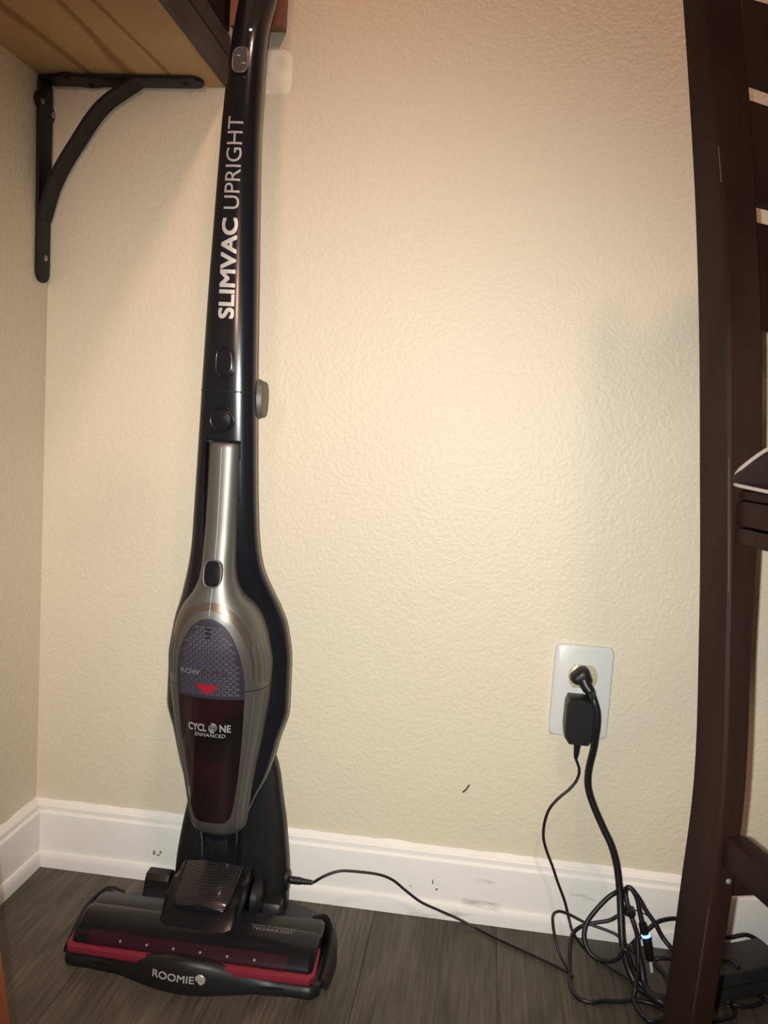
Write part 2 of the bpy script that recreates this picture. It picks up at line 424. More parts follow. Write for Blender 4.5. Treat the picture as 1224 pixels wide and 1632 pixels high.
# uneven painted caulk bead along the top of the baseboards
def bead(name, along, x0, x1, parent, seed):
    r = np.random.default_rng(seed); n = int((x1 - x0) / 0.004); v = []; f = []
    h = 0.0022 + np.convolve(r.random(n + 9), np.ones(5) / 5, 'same')[:n + 1] * 0.0042
    for i in range(n + 1):
        t = x0 + (x1 - x0) * i / n
        for z, d in ((HB - 0.002, 0.0075), (HB + h[i] * 0.55, 0.0026), (HB + h[i], 0.0)):
            v.append((t, -d, z) if along == 'x' else (d, t, z))
    for i in range(n):
        for k in range(2): f.append((3 * i + k, 3 * i + k + 1, 3 * i + k + 4, 3 * i + k + 3))
    return py_obj(name, v, f, TRIM, parent, True)
bead('caulk_bead', 'x', 0.0, 1.6, bb, 3)
bead('caulk_bead', 'y', -1.2, 0.0, bl, 4)
# corner smear of white paint, spackle patch, speck and scuffs on wall and baseboard
def blob(name, c, rx, rz, mat, parent, seed, y=0.0, th=0.0007, n=26, jag=0.18, p=4):
    r = np.random.default_rng(seed); k = 1 + (r.random(n) - 0.5) * jag; pts = superellipse(rx, rz, p, n)
    bm = bmesh.new()
    out = [bm.verts.new((c[0] + a * q, y, c[1] + b_ * q)) for (a, b_), q in zip(pts, k)]
    inn = [bm.verts.new((c[0] + a * q * 0.9, y - th, c[1] + b_ * q * 0.9)) for (a, b_), q in zip(pts, k)]
    for i in range(n): bm.faces.new((out[i], out[(i + 1) % n], inn[(i + 1) % n], inn[i]))
    bm.faces.new(inn)
    return bm_obj(name, bm, mat, parent, True, 40)
blob('spackle_patch', (0.2765, 1.0135), 0.0215, 0.0245, SPACKLE, wall_back, 5, jag=0.07, p=7, n=40)
tube('bug_speck', [(0.5622, -0.001, 0.1606), (0.566, -0.0022, 0.1655), (0.5693, -0.001, 0.1712)], 0.0011, SPECK, wall_back, 4, 6)
for (cx, cz, rx, rz, s) in ((0.1705, 0.037, 0.002, 0.0035, 1), (0.176, 0.0345, 0.0025, 0.0015, 2), (0.179, 0.0385, 0.002, 0.002, 3),
                            (0.5385, 0.036, 0.0018, 0.0014, 4), (0.533, 0.045, 0.0009, 0.004, 5), (0.506, 0.036, 0.0012, 0.001, 6)):
    blob('scuff_mark', (cx, cz), rx, rz, SCUFF, bb, s, y=-0.01225, th=0.0002, n=10, jag=0.7, p=2)

# ------------------------------------------------------------------ wall outlet
OX, OZ = 0.6943, 0.3038
outlet = thing('wall_outlet', 'white duplex wall outlet plate with two plugs in it, on the beige wall', 'outlet', (OX, 0, OZ))
pb = bmesh.new()
rings = []
for s, y in ((1.0, 0.0), (1.0, -0.0028), (0.975, -0.0048), (0.93, -0.0056)):
    rings.append([(OX + a, y, OZ + b) for a, b in superellipse(0.035 * s, 0.057 - 0.035 * (1 - s), 14, 48)])
bm_obj('cover_plate', loft_bm(rings), PLATE, outlet, True, 50)
for dz in (0.0195, -0.0195):
    ry = [[(OX + a, y, OZ + dz + max(-0.0142, min(0.0142, b))) for a, b in superellipse(0.0172 * s, 0.0172 * s, 2.2, 40)] for s, y in ((1, -0.004), (1, -0.0066), (0.95, -0.0072))]
    rec = bm_obj('receptacle', loft_bm(ry), IVORY, outlet, True, 40)
scr = [[(OX + a, y, OZ + b) for a, b in superellipse(0.0034 * s, 0.0034 * s, 2, 16)] for s, y in ((1, -0.005), (0.9, -0.0064), (0.4, -0.0069))]
bm_obj('plate_screw', loft_bm(scr), PLATE, outlet, True, 60)

# ------------------------------------------------------------------ shelf, bracket and what lies on the shelf
SZ, SX = 0.9947, 0.2246
shelf = thing('wall_shelf', 'raw pine shelf board with a dark front edge in the upper left corner', 'shelf', (0, 0, SZ))
box('board', (SX / 2 - 0.002, -0.6, SZ + 0.0165), (SX - 0.006, 1.198, 0.033), PINE, shelf, bev=0.001, seg=1)
prism('front_edge', [(SX - 0.005, SZ - 0.0005), (SX, SZ + 0.001), (SX, SZ + 0.030), (SX - 0.003, SZ + 0.033), (SX - 0.005, SZ + 0.033)], 'y', -1.199, -0.001, EDGE, shelf, label='dark stained front edge strip')
case = box('storage_case', (0.1140, -0.4415, SZ + 0.0460), (0.2190, 0.88, 0.024), CASE, bev=0.003, label='x')
tag(case, 'flat dark grey case lying along the front of the pine shelf', 'case')
bag = bmesh.new()
add_box(bag, (0.1175, -0.2235, SZ + 0.108), (0.209, 0.446, 0.099), bev=0.008, seg=4)
for v in bag.verts: v.co.z = max(v.co.z + (0.008 * math.sin(v.co.y * 41 + v.co.x * 30) if v.co.z > SZ + 0.07 else 0), SZ + 0.0582)
tag(bm_obj('black_bag', bag, LEATHER, None, True, 60), 'soft black bag resting on the dark case on the shelf', 'bag')
bd = box('wooden_board', (0.2580, -0.0092, SZ + 0.0635 + 0.12), (0.064, 0.018, 0.24), REDWOOD, bev=0.0012)
tag(bd, 'reddish brown wooden board fixed to the back wall beside the end of the shelf', 'board')

br = thing('shelf_bracket', 'black iron shelf bracket with a curved brace under the pine shelf', 'bracket', (0.002, -0.022, 0.985))
T = 0.0045
# upright strip on the left wall, leaning a little towards the corner
def plate_y(z): return -0.0212 + (0.985 - z) * 0.014
out = []
HWP = 0.0145
zs = [0.9940, 0.972]
left = [(plate_y(0.9895) - HWP, 0.9895), (plate_y(0.974) - HWP, 0.974)]
ear_l = [(plate_y(0.9655) - HWP - 0.0075 * math.cos(t) , 0.9655 + 0.0085 * math.sin(t)) for t in np.linspace(math.pi / 2, -math.pi / 2, 9)]
low = [(plate_y(0.768) - HWP, 0.768)] + [(plate_y(0.768) + HWP * math.sin(t), 0.768 - HWP * 0.9 * math.cos(t)) for t in np.linspace(-1.1, 1.1, 9)] + [(plate_y(0.768) + HWP, 0.768)]
ear_r = [(min(plate_y(0.9575) + HWP + 0.0062 * math.cos(t), -0.0008), 0.9575 + 0.0085 * math.sin(t)) for t in np.linspace(-math.pi / 2, math.pi / 2, 9)]
right = [(plate_y(0.9895) + HWP, 0.9895)]
prism('upright_strip', left + ear_l + low + ear_r + right, 'x', 0.0003, T, IRON, br, bev=0.0006)
# arm under the shelf
ya, hw = -0.0232, 0.0142
arm = [(0.0008, ya - hw * 0.8), (0.028, ya - hw), (0.034, ya - hw - 0.005), (0.041, ya - hw - 0.005), (0.047, ya - hw), (0.186, ya - hw)]
arm += [(0.186 + 0.0135 * math.sin(t), ya - hw * math.cos(t)) for t in np.linspace(0.2, math.pi - 0.2, 9)]
arm += [(0.186, ya + hw), (0.070, ya + hw), (0.064, ya + hw + 0.0045), (0.050, ya + hw + 0.0045), (0.045, ya + hw), (0.0008, ya + hw)]
prism('arm_strip', arm, 'z', SZ - 0.0048, SZ - 0.0006, IRON, br, bev=0.0006)
# curved brace
bp_ = spline([(0.0052, 0, 0.8300), (0.0207, 0, 0.8760), (0.0478, 0, 0.9205), (0.0784, 0, 0.9612), (0.1215, 0, 0.9905)], 8)
bm = bmesh.new(); RR = []
for i, p in enumerate(bp_):
    t = (bp_[min(i + 1, len(bp_) - 1)] - bp_[max(i - 1, 0)]).normalized(); nrm = Vector((-t.z, 0, t.x)); yc = plate_y(p.z) * (1 - i / len(bp_)) + ya * i / len(bp_)
    RR.append([(p.x, yc - 0.0147, p.z), (p.x, yc + 0.0147, p.z), (p.x + nrm.x * 0.004, yc + 0.0147, p.z + nrm.z * 0.004), (p.x + nrm.x * 0.004, yc - 0.0147, p.z + nrm.z * 0.004)])
b2 = loft_bm(RR); bm_obj('brace', b2, IRON, br, True, 40)
def screw(loc, nrm, r, mat, parent, name='screw'):
    n = Vector(nrm).normalized(); u = n.orthogonal().normalized(); w = n.cross(u)
    rg = [[Vector(loc) + n * d + (u * a + w * b_) * r * s for a, b_ in superellipse(1, 1, 2, 14)] for s, d in ((1, 0), (1, r * 0.25), (0.7, r * 0.55), (0.25, r * 0.6), (0.22, r * 0.35))]
    return bm_obj(name, loft_bm(rg), mat, parent, True, 40)
for (y, z) in ((-0.0310, 0.9650), (-0.0062, 0.9575), (-0.0155, 0.7850)): screw((T - 0.0003, y, z), (1, 0, 0), 0.0038, STEEL, br)
for (x_, y) in ((0.0375, ya - 0.012), (0.057, ya + 0.010), (0.178, ya)): screw((x_, y, SZ - 0.0046), (0, 0, -1), 0.0035, IRON, br)

# ------------------------------------------------------------------ charging dock
XC = 0.283
dock = thing('charging_dock', 'black charging dock on the grey floor under the upright vacuum', 'charging dock', (XC, -0.12, 0))
tray = [(0.150, -0.192), (0.18, -0.198), (0.283, -0.206), (0.39, -0.198), (0.424, -0.190), (0.432, -0.16), (0.430, -0.10), (0.41, -0.055), (0.36, -0.032), (0.21, -0.032), (0.165, -0.06), (0.145, -0.10), (0.142, -0.16)]
prism('tray', tray, 'z', 0.0005, 0.009, BLACK, dock, bev=0.002)
def bump01(x, c, w): t = min(abs(x - c) / w, 1); return 0.5 + 0.5 * math.cos(math.pi * t)
rows = []
for i in range(49):
    x = 0.1415 + (0.4265 - 0.1415) * i / 48
    k = bump01(x, 0.283, 0.094) ** 0.75; e = min((x - 0.1405), (0.4275 - x)) / 0.012; e = math.sqrt(max(0.0, 1 - (1 - min(e, 1)) ** 2))
    yf = -0.198 - 0.020 * k + (1 - e) * 0.014; h = (0.0145 + 0.0215 * k) * (0.55 + 0.45 * e); yb = -0.186 - 0.010 * k
    yb = max(yb, yf + 0.007)
    rows.append([(x, yf + 0.001, 0.0006), (x, yf - 0.0008, h * 0.28), (x, yf + 0.0012, h * 0.62), (x, yf + 0.0035, h * 0.87), (x, yf + 0.0062, h * 0.98), (x, yf + 0.0095, h), (x, yb, h * 0.9), (x, yb + 0.001, h * 0.3), (x, yb + 0.0015, 0.0006)])
bm_obj('front_lip', loft_bm(rows), BLACK, dock, True, 60)
def wing(sgn):
    path = spline([(0.1435, -0.176, 0), (0.1455, -0.155, 0), (0.1445, -0.124, 0), (0.134, -0.101, 0), (0.116, -0.094, 0)], 6)
    hts = pchip([0, 0.25, 0.5, 0.75, 1], [0.011, 0.020, 0.033, 0.038, 0.031]); n = len(path); rg = []
    for i, p in enumerate(path):
        t = (path[min(i + 1, n - 1)] - path[max(i - 1, 0)]).normalized(); nr = Vector((t.y, -t.x, 0)); h = hts(i / (n - 1)); w = 0.0055
        q = lambda o_, z: (XC + sgn * (p.x + nr.x * o_), p.y + nr.y * o_, z)
        rg.append([q(-w, 0.0008), q(-w, h * 0.7), q(-w * 0.7, h * 0.93), q(0, h), q(w * 0.7, h * 0.93), q(w, h * 0.7), q(w * 1.25, 0.0008)])
    return bm_obj('side_horn', loft_bm(rg), BLACK, dock, True, 60)
wing(1); wing(-1)
fa = pchip([0.0006, 0.05, 0.10, 0.15, 0.185, 0.205, 0.215], [0.0725, 0.0715, 0.066, 0.057, 0.050, 0.040, 0.020])
rg = []
for z in np.linspace(0.0006, 0.215, 24):
    a = fa(z); dpt = 0.019 * (1 - 0.35 * (z / 0.215)); rg.append([(0.2855 + u, -0.0465 + v + 0.006 * z / 0.215, z) for u, v in superellipse(a, dpt, 4, 44)])
bm_obj('upright_back', loft_bm(rg), BLACK, dock, True, 50)
prism('guide_post', [(-0.078, 0.001), (-0.078, 0.012), (-0.074, 0.016), (-0.073, 0.036), (-0.068, 0.042), (-0.056, 0.043), (-0.048, 0.038), (-0.046, 0.001)], 'x', 0.1825, 0.2130, BLACK, dock, bev=0.003)
prism('guide_post', [(-0.088, 0.001), (-0.088, 0.026), (-0.084, 0.032), (-0.070, 0.034), (-0.067, 0.030), (-0.067, 0.001)], 'x', 0.334, 0.3565, BLACK, dock, bev=0.003)
bm = tube_bm([Vector((0.3560, -0.058, 0.0505)), Vector((0.3600, -0.058, 0.0505)), Vector((0.3612, -0.058, 0.0505))], [0.0095, 0.0095, 0.0075], 20, 1.35)
bm_obj('charging_socket', bm, BLACK, dock, True, 40)
lip_y = lambda x, z: -0.198 - 0.020 * bump01(x, 0.283, 0.094) ** 0.75 + 0.0004 + (0.0018 if z < 0.02 else 0.0018 + (z - 0.02) * 0.15) - 0.0018
def lip_front(x, z):
    k = bump01(x, 0.283, 0.094) ** 0.75; yf = -0.198 - 0.020 * k; h = 0.0145 + 0.0215 * k; t = z / h
    return float(np.interp(t, [0, .28, .62, .87, .98], [yf + .001, yf - .0008, yf + .0012, yf + .0035, yf + .0062]))
def fine(me, L=0.0016):
    bm = bmesh.new(); bm.from_mesh(me); bmesh.ops.triangulate(bm, faces=bm.faces[:])
    for _ in range(7):
        es = [e for e in bm.edges if e.calc_length() > L]
        if not es: break
        bmesh.ops.subdivide_edges(bm, edges=es, cuts=1); bmesh.ops.triangulate(bm, faces=[f for f in bm.faces if len(f.verts) > 3])
    bm.to_mesh(me); bm.free()
def wrap(name, me, mat, parent, cx, cz, surf, lift=0.0004, rot=0.0, label=None):
    c, s = math.cos(rot), math.sin(rot); fine(me)
    for v in me.vertices:
        X, Z, d = v.co.x * c - v.co.y * s + cx, v.co.x * s + v.co.y * c + cz, v.co.z
        v.co = Vector((X, surf(X, Z) - lift - d, Z))
    return link(name, me, mat, parent, label=label)
wrap('badge_lettering', fit_text(text_mesh('ROOMIE', 0.01, 0.0003, 0.0001, 1.3), 0.0465, 0.0074), PRINT, dock, 0.2748, 0.0185, lip_front, label='silver ROOMIE lettering')
disc = [[(0.3040 + a, lip_front(0.304, 0.0188) - d, 0.0188 + b_) for a, b_ in superellipse(0.0056 * s, 0.0056 * s, 2, 28)] for s, d in ((1, -0.001), (1, 0.0004), (0.92, 0.0008))]
dd = bm_obj('badge_disc', loft_bm(disc), PRINT, dock, True, 40, label='round silver badge')
wrap('badge_print', fit_text(text_mesh('turbo', 0.004, 0.0001), 0.0074), SCUFF, dd, 0.3040, 0.0188, lambda x, z: lip_front(0.304, 0.0188) - 0.0008, 0.0001)

# ------------------------------------------------------------------ the upright vacuum
vac = thing('upright_vacuum', 'tall black and silver upright stick vacuum parked in its charging dock', 'vacuum cleaner', (XC, -0.13, 0.01))
# -- black handle tube, widening to a shell behind the hand unit
SP = [  # z, centre y, half width, half depth
    (1.16, -0.062, 0.0200, 0.0150), (1.11, -0.074, 0.0200, 0.016), (1.048, -0.0976, 0.0197, 0.0165), (1.0146, -0.1145, 0.0180, 0.0175), (0.989, -0.1235, 0.0182, 0.018), (0.946, -0.1306, 0.0192, 0.0185),
    (0.890, -0.1370, 0.0204, 0.0185), (0.8175, -0.1388, 0.0229, 0.0185), (0.7405, -0.1391, 0.0260, 0.0185), (0.662, -0.1385, 0.0286, 0.0185),
    (0.5957, -0.1360, 0.0310, 0.0185), (0.514, -0.1320, 0.0345, 0.0185), (0.468, -0.1270, 0.0376, 0.0190), (0.444, -0.1220, 0.0415, 0.0200),
    (0.4162, -0.1090, 0.0505, 0.0230), (0.3965, -0.0985, 0.0580, 0.0250), (0.371, -0.0925, 0.0665, 0.0270), (0.3274, -0.0900, 0.0722, 0.0280),
    (0.2754, -0.0900, 0.0726, 0.0280), (0.237, -0.0890, 0.0630, 0.0270), (0.2192, -0.0890, 0.0590, 0.0260), (0.190, -0.0895, 0.0506, 0.0240), (0.169, -0.0900, 0.0411, 0.0220), (0.140, -0.0920, 0.0310, 0.0200), (0.128, -0.0930, 0.0270, 0.0180)]
zz = [s[0] for s in SP]
sC, sA, sB = (pchip(zz, [s[i] for s in SP]) for i in (1, 2, 3))
def spine_p(z): return 2.35
def spine_front(x, z):
    u = min(abs(x - XC) / sA(z), 0.98); return sC(z) - sB(z) * (1 - u ** 2.35) ** (1 / 2.35)
rg = []
for z in np.concatenate([np.linspace(0.128, 0.46, 56), np.linspace(0.466, 0.576, 16), np.linspace(0.5795, 0.5835, 6), np.linspace(0.59, 1.16, 40)]):
    o = []
    for u, v in superellipse(sA(z), sB(z), 2.35, 160):     # a pocket takes the neck of the hand unit
        y = sC(z) + v
        if v < 0 and abs(u) < 0.0186 and 0.43 < z < 0.5815: y = max(y, -0.1405)
        o.append((XC + u, y, z))
    rg.append(o)
handle = bm_obj('handle', loft_bm(rg), GLOSS, vac, True, 60, label='long gloss black handle')
# collar joint line round the handle
rg = [[(XC + u, sC(z) + v, z) for u, v in superellipse(sA(z) + d, sB(z) + d, 2.35, 64)] for z, d in ((0.6335, 0.0), (0.6333, 0.00035), (0.6322, 0.00035), (0.632, 0.0))]
bm_obj('collar_joint', loft_bm(rg, False), BLACK, vac, True, 60)

def oval(name, cx, cz, rx, rz, surf, h, mat, parent, p=3.0, n=36, base=-0.002, dome=0.25, lean=0.0, label=None):
    prof_ = ((1.0, base), (1.0, h * 0.7), (0.93, h * 0.95), (0.8, h), (0.4, h * (1 + dome * 0.3)))
    y0 = surf(cx, cz); sl_ = (surf(cx, cz + 0.004) - surf(cx, cz - 0.004)) / 0.008
    rg = [[(cx + a * s, y0 + b_ * s * sl_ - d, cz + b_ * s) for a, b_ in superellipse(rx, rz, p, n)] for s, d in prof_]
    return bm_obj(name, loft_bm(rg), mat, parent, True, 40, label=label)
def ring(name, cx, cz, rx, rz, surf, h, mat, parent, r=0.0009, p=3.0):
    y0 = surf(cx, cz); sl_ = (surf(cx, cz + 0.004) - surf(cx, cz - 0.004)) / 0.008
    pts = [Vector((cx + a, y0 + b_ * sl_ - h, cz + b_)) for a, b_ in superellipse(rx, rz, p, 44)]
    return bm_obj(name, tube_bm(pts, r, 8, closed=True), mat, parent, True)
pw = oval('power_slider', XC - 0.0005, 0.967, 0.0083, 0.0128, spine_front, 0.0022, BTN, vac, label='grey oval power slider')
ring('slider_rim', XC - 0.0005, 0.967, 0.0083, 0.0128, spine_front, 0.0014, SILVER, pw, 0.0011)
for sz in (0.004, -0.004): box('grip_ridge', (XC - 0.001 * np.sign(sz) * 3, spine_front(XC, 0.967 + sz) - 0.0026, 0.967 + sz), (0.004, 0.001, 0.001), PRINT, pw, bev=0.0003)
ld = oval('glow_dot', XC + 0.0055, 1.0005, 0.0014, 0.0014, spine_front, 0.0004, GLOWDOT, vac, p=2, n=14, label='small glowing warm white dot')  # small warm white emissive dot near the top of the handle
for (dx, z) in ((0.0075, 0.984), (0.0045, 0.9495)): oval('icon_dot', XC + dx, z, 0.0007, 0.0007, spine_front, 0.0002, DIMPRINT, vac, p=2, n=10)
oval('release_button', XC, 0.6625, 0.0082, 0.0135, spine_front, 0.0012, GLOSS, vac, p=2.6)
ring('button_rim', XC, 0.6625, 0.0095, 0.0148, spine_front, 0.0, GLOSS, vac.children[-1], 0.0011)
oval('lock_knob', XC - 0.001, 0.603, 0.0112, 0.0112, spine_front, 0.0035, GLOSS, vac, p=2.0, dome=1.2)
ring('knob_rim', XC - 0.001, 0.603, 0.0128, 0.0128, spine_front, 0.0, GLOSS, vac.children[-1], 0.0011, 2.0)
# hinge knob on the right flank
kz, ky = 0.627, -0.124; kx = XC + sA(kz)
kb = [[(kx + d, ky + a * s, kz + b_ * s) for a, b_ in superellipse(0.0125, 0.0195, 2.2, 36)] for s, d in ((1.12, -0.009), (1.1, -0.001), (1.0, 0.0022), (1.0, 0.0042), (0.93, 0.0056), (0.5, 0.0062))]
bm_obj('hinge_knob', loft_bm(kb), OLIVE, vac, True, 40, label='grey oval knob on the right flank')
# lettering running up the handle
wrap('slimvac_lettering', fit_text(text_mesh('SLIMVAC', 0.02, 0.0002, 0.00055), 0.1015, 0.0168), PRINT, vac, XC - 0.001, 0.7578, spine_front, 0.0003, R(90), label='bold silver SLIMVAC lettering')
wrap('upright_lettering', fit_text(text_mesh('UPRIGHT', 0.02, 0.0002), 0.0925, 0.0162), CYPRINT, vac, XC - 0.0005, 0.8635, spine_front, 0.0003, R(90), label='thin silver UPRIGHT lettering')

# -- silver hand unit
HU = [  # z, front y, half width, half depth
    (0.579, -0.1555, 0.0172, 0.013), (0.55, -0.1557, 0.0173, 0.0135), (0.49, -0.1575, 0.0176, 0.015), (0.455, -0.1615, 0.0180, 0.016), (0.435, -0.1640, 0.0200, 0.018),
    (0.418, -0.1675, 0.0265, 0.024), (0.402, -0.1712, 0.0390, 0.036), (0.388, -0.1735, 0.0460, 0.043), (0.365, -0.1738, 0.0525, 0.0475), (0.335, -0.1690, 0.0570, 0.0475),
    (0.305, -0.1625, 0.0560, 0.0440), (0.26, -0.1560, 0.0505, 0.0420), (0.21, -0.1478, 0.0420, 0.0385), (0.165, -0.1400, 0.0352, 0.0350), (0.147, -0.1350, 0.0332, 0.0320), (0.134, -0.1275, 0.0308, 0.0280), (0.128, -0.1190, 0.0260, 0.0210)]
zz = [s[0] for s in HU]; PU = 2.25
uF, uA, uB = (pchip(zz, [s[i] for s in HU]) for i in (1, 2, 3))
def unit_front(x, z):
    u = min(abs(x - XC) / uA(z), 0.995); b_ = uB(z); return uF(z) + b_ - b_ * (1 - u ** PU) ** (1 / PU)
def unit_ring(z, d=0.0, n=72): return [(XC + u, uF(z) + uB(z) + v, z) for u, v in superellipse(uA(z) + d, uB(z) + d, PU, n)]
ZJ = 0.3125
rg = [unit_ring(ZJ + 0.0006, -0.0012), unit_ring(ZJ + 0.0006)] + [unit_ring(z) for z in np.linspace(ZJ + 0.003, 0.576, 66)] + [unit_ring(0.5785, -0.0012), unit_ring(0.5792, -0.004)]
body = bm_obj('hand_unit', loft_bm(rg), SILVER, vac, True, 60, label='silver grey hand unit')
rg = [unit_ring(0.128, -0.006), unit_ring(0.128, -0.001)] + [unit_ring(z) for z in np.linspace(0.129, ZJ - 0.003, 48)] + [unit_ring(ZJ - 0.0006), unit_ring(ZJ - 0.0006, -0.0012)]
cup = bm_obj('dust_cup', loft_bm(rg), CUPSILVER, vac, True, 60, label='silver grey dust cup below the seam')

def patch(name, zlo, zhi, wl, mat, parent, off=0.0008, nu=28, nz=40, inner=None, label=None, surf=unit_front, skirt=0.003):
    """a shell that follows the hand unit's front between half-widths; inner gives a band instead"""
    bm = bmesh.new(); G = []
    segs = [(-1, 1)] if inner is None else [(-1, 0), (0, 1)]
    for si, sg in enumerate(segs):
        G = []
        for j in range(nz + 1):
            z = zlo + (zhi - zlo) * (0.5 - 0.5 * math.cos(math.pi * j / nz)); w = wl(z); row = []
            for i in range(nu + 1):
                t = i / nu
                if inner is None: xx = -w + 2 * w * t
                else:
                    a = max(inner(z), 0.0)
                    xx = (-w + (w - a) * t) if si == 0 else (a + (w - a) * t)
                row.append(bm.verts.new((XC + xx, surf(XC + xx, z) - off, z)))
            G.append(row)
        for j in range(nz):
            for i in range(nu): bm.faces.new((G[j][i], G[j][i + 1], G[j + 1][i + 1], G[j + 1][i]))
    bmesh.ops.remove_doubles(bm, verts=bm.verts[:], dist=1e-6)
    bmesh.ops.dissolve_degenerate(bm, edges=bm.edges[:], dist=1e-7)
    be = [e for e in bm.edges if len(e.link_faces) == 1]
    ex = bmesh.ops.extrude_edge_only(bm, edges=be)
    for v in ex['geom']:
        if isinstance(v, bmesh.types.BMVert): v.co.y += off + skirt
    return bm_obj(name, bm, mat, parent, True, 50, label=label)
ZT = 0.3935
def w_win(z):   # half width of the arched window
    if z > 0.31:
        t = (z - 0.31) / (ZT - 0.31); return 0.0375 * math.sqrt(max(0, 1 - t ** 2.3))
    return pchip([0.151, 0.156, 0.165, 0.21, 0.26, 0.31], [0.014, 0.0205, 0.0235, 0.0300, 0.0348, 0.0375])(z)
def zig(x):  # ragged lower edge of the honeycomb panel
    return ZJ
hexw = patch('honeycomb_panel', 0.3035, ZT, w_win, HEXP, vac, 0.0012, label='purple grey honeycomb panel')
bm = bmesh.new(); CW, CH = 0.0068, 0.0040          # honeycomb cells, too many to name singly
for j in range(-1, 25):
    for i in range(-7, 8):
        cx = (i + 0.5 * (j % 2)) * CW; cz = 0.305 + j * CH * 0.82
        hexa = [(cx + CW * 0.5 * a, cz + CH * 0.5 * b_) for a, b_ in ((-0.98, 0), (-0.62, 0.9), (0.62, 0.9), (0.98, 0), (0.62, -0.9), (-0.62, -0.9))]
        if not all(0.3045 < z < ZT - 0.001 and abs(x) < w_win(z) - 0.0012 for x, z in hexa): continue
        lo_ = [bm.verts.new((XC + x, unit_front(XC + x, z) - 0.0011, z)) for x, z in hexa]
        hi_ = []
        for x, z in hexa:
            x2, z2 = cx + (x - cx) * 0.80, cz + (z - cz) * 0.72
            hi_.append(bm.verts.new((XC + x2, unit_front(XC + x2, z2) - 0.00142, z2)))
        for k in range(6): bm.faces.new((lo_[k], lo_[(k + 1) % 6], hi_[(k + 1) % 6], hi_[k]))
        bm.faces.new(hi_)
bm_obj('honeycomb_cells', bm, HEXC, hexw, kind='stuff')
patch('dust_window', 0.1512, 0.3032, w_win, SMOKE, cup, 0.0010, label='smoked dark red window of the dust cup')
# bronze arch round the honeycomb panel
def w_out(z):
    t = (z - 0.31) / (0.4105 - 0.31); return 0.0510 * math.sqrt(max(0, 1 - max(t, 0) ** 2.5))
def w_in(z):
    if z > 0.402: return 0.0
    t = (z - 0.31) / (0.402 - 0.31); return 0.0455 * math.sqrt(max(0, 1 - max(t, 0) ** 2.4))
patch('bronze_arch', 0.325, 0.4105, w_out, BRONZE, body, 0.0004, 10, 44, inner=w_in, label='bronze grey arch band')
# seam down the neck, between button and arch
tube('centre_seam', [(XC, unit_front(XC, z) - 0.0001, z) for z in np.linspace(0.396, 0.574, 24)], 0.00045, PRINT, body, 0, 6)
bt = oval('latch_button', XC - 0.0005, 0.4405, 0.0098, 0.0145, unit_front, 0.0042, GLOSS, vac, p=3, dome=0.6, label='black oval latch button')
ring('button_rim', XC - 0.0005, 0.4405, 0.0094, 0.0141, unit_front, 0.0040, SILVER, bt, 0.0009)
for k in range(3): box('vent_slot', (XC + 0.0005, unit_front(XC, 0.3825 - 0.0045 * k) - 0.0014, 0.3825 - 0.0045 * k), (0.0056, 0.0016, 0.0022), BLACK, hexw)
wrap('brand_lettering', fit_text(text_mesh('ROW', 0.008, 0.0001, 0.0001, 1.5), 0.0225, 0.0056), DIMPRINT, hexw, 0.2632, 0.3338, unit_front, 0.0020)
wrap('brand_lettering', fit_text(text_mesh('ENTA', 0.008, 0.0001, 0.0001, 1.5), 0.0280, 0.0056), REDPRINT, hexw, 0.2905, 0.3338, unit_front, 0.0020)
tri = [(-0.0122, 0.0050), (0.0122, 0.0050), (0.0118, 0.0030), (0.003, -0.0052), (-0.003, -0.0052), (-0.0118, 0.0030)]
bm = bmesh.new(); A = []; B_ = []
for a, b_ in tri:
    yy = unit_front(XC + a, 0.3150 + b_); A.append(bm.verts.new((XC + a - 0.001, yy + 0.001, 0.315 + b_))); B_.append(bm.verts.new((XC + a - 0.001, yy - 0.0032, 0.315 + b_)))
for i in range(6): bm.faces.new((A[i], A[(i + 1) % 6], B_[(i + 1) % 6], B_[i]))
fb = bm.faces.new(B_); bm.faces.new(A); bmesh.ops.bevel(bm, geom=fb.edges[:], offset=0.0008, segments=2, affect='EDGES')
bm_obj('release_latch', bm, RED, hexw, True, 40, label='red triangular release latch')
wrap('cyclone_lettering', fit_text(text_mesh('CYCL', 0.01, 0.0001, 0.00018), 0.0212, 0.0086), CYPRINT, cup, 0.2700, 0.2690, unit_front, 0.0013)
wrap('cyclone_lettering', fit_text(text_mesh('NE', 0.01, 0.0001, 0.00018), 0.0118, 0.0086), CYPRINT, cup, 0.3012, 0.2696, unit_front, 0.0013)
wrap('enhanced_lettering', fit_text(text_mesh('ENHANCED', 0.006, 0.0001, 0.0, 1.2, 0.2, 1.08), 0.0345, 0.0042), CYPRINT, cup, 0.2842, 0.2607, unit_front, 0.0013)
sw = bmesh.new()
for ph in (0, math.pi):
    pts = []
    for k in range(26):
        t = k / 25; r_ = 0.0008 + 0.0046 * t; an = ph + t * 2.6 * math.pi; X, Z = 0.2876 + r_ * math.cos(an), 0.2694 + r_ * math.sin(an) * 1.02
        pts.append(Vector((X, unit_front(X, Z) - 0.0013, Z)))
    tube_bm(pts, [0.0004 + 0.0003 * k / 25 for k in range(26)], 6, 0.7, bm=sw)
bm_obj('swirl_emblem', sw, CYPRINT, cup, True, 60, label='swirl emblem in place of the letter O')
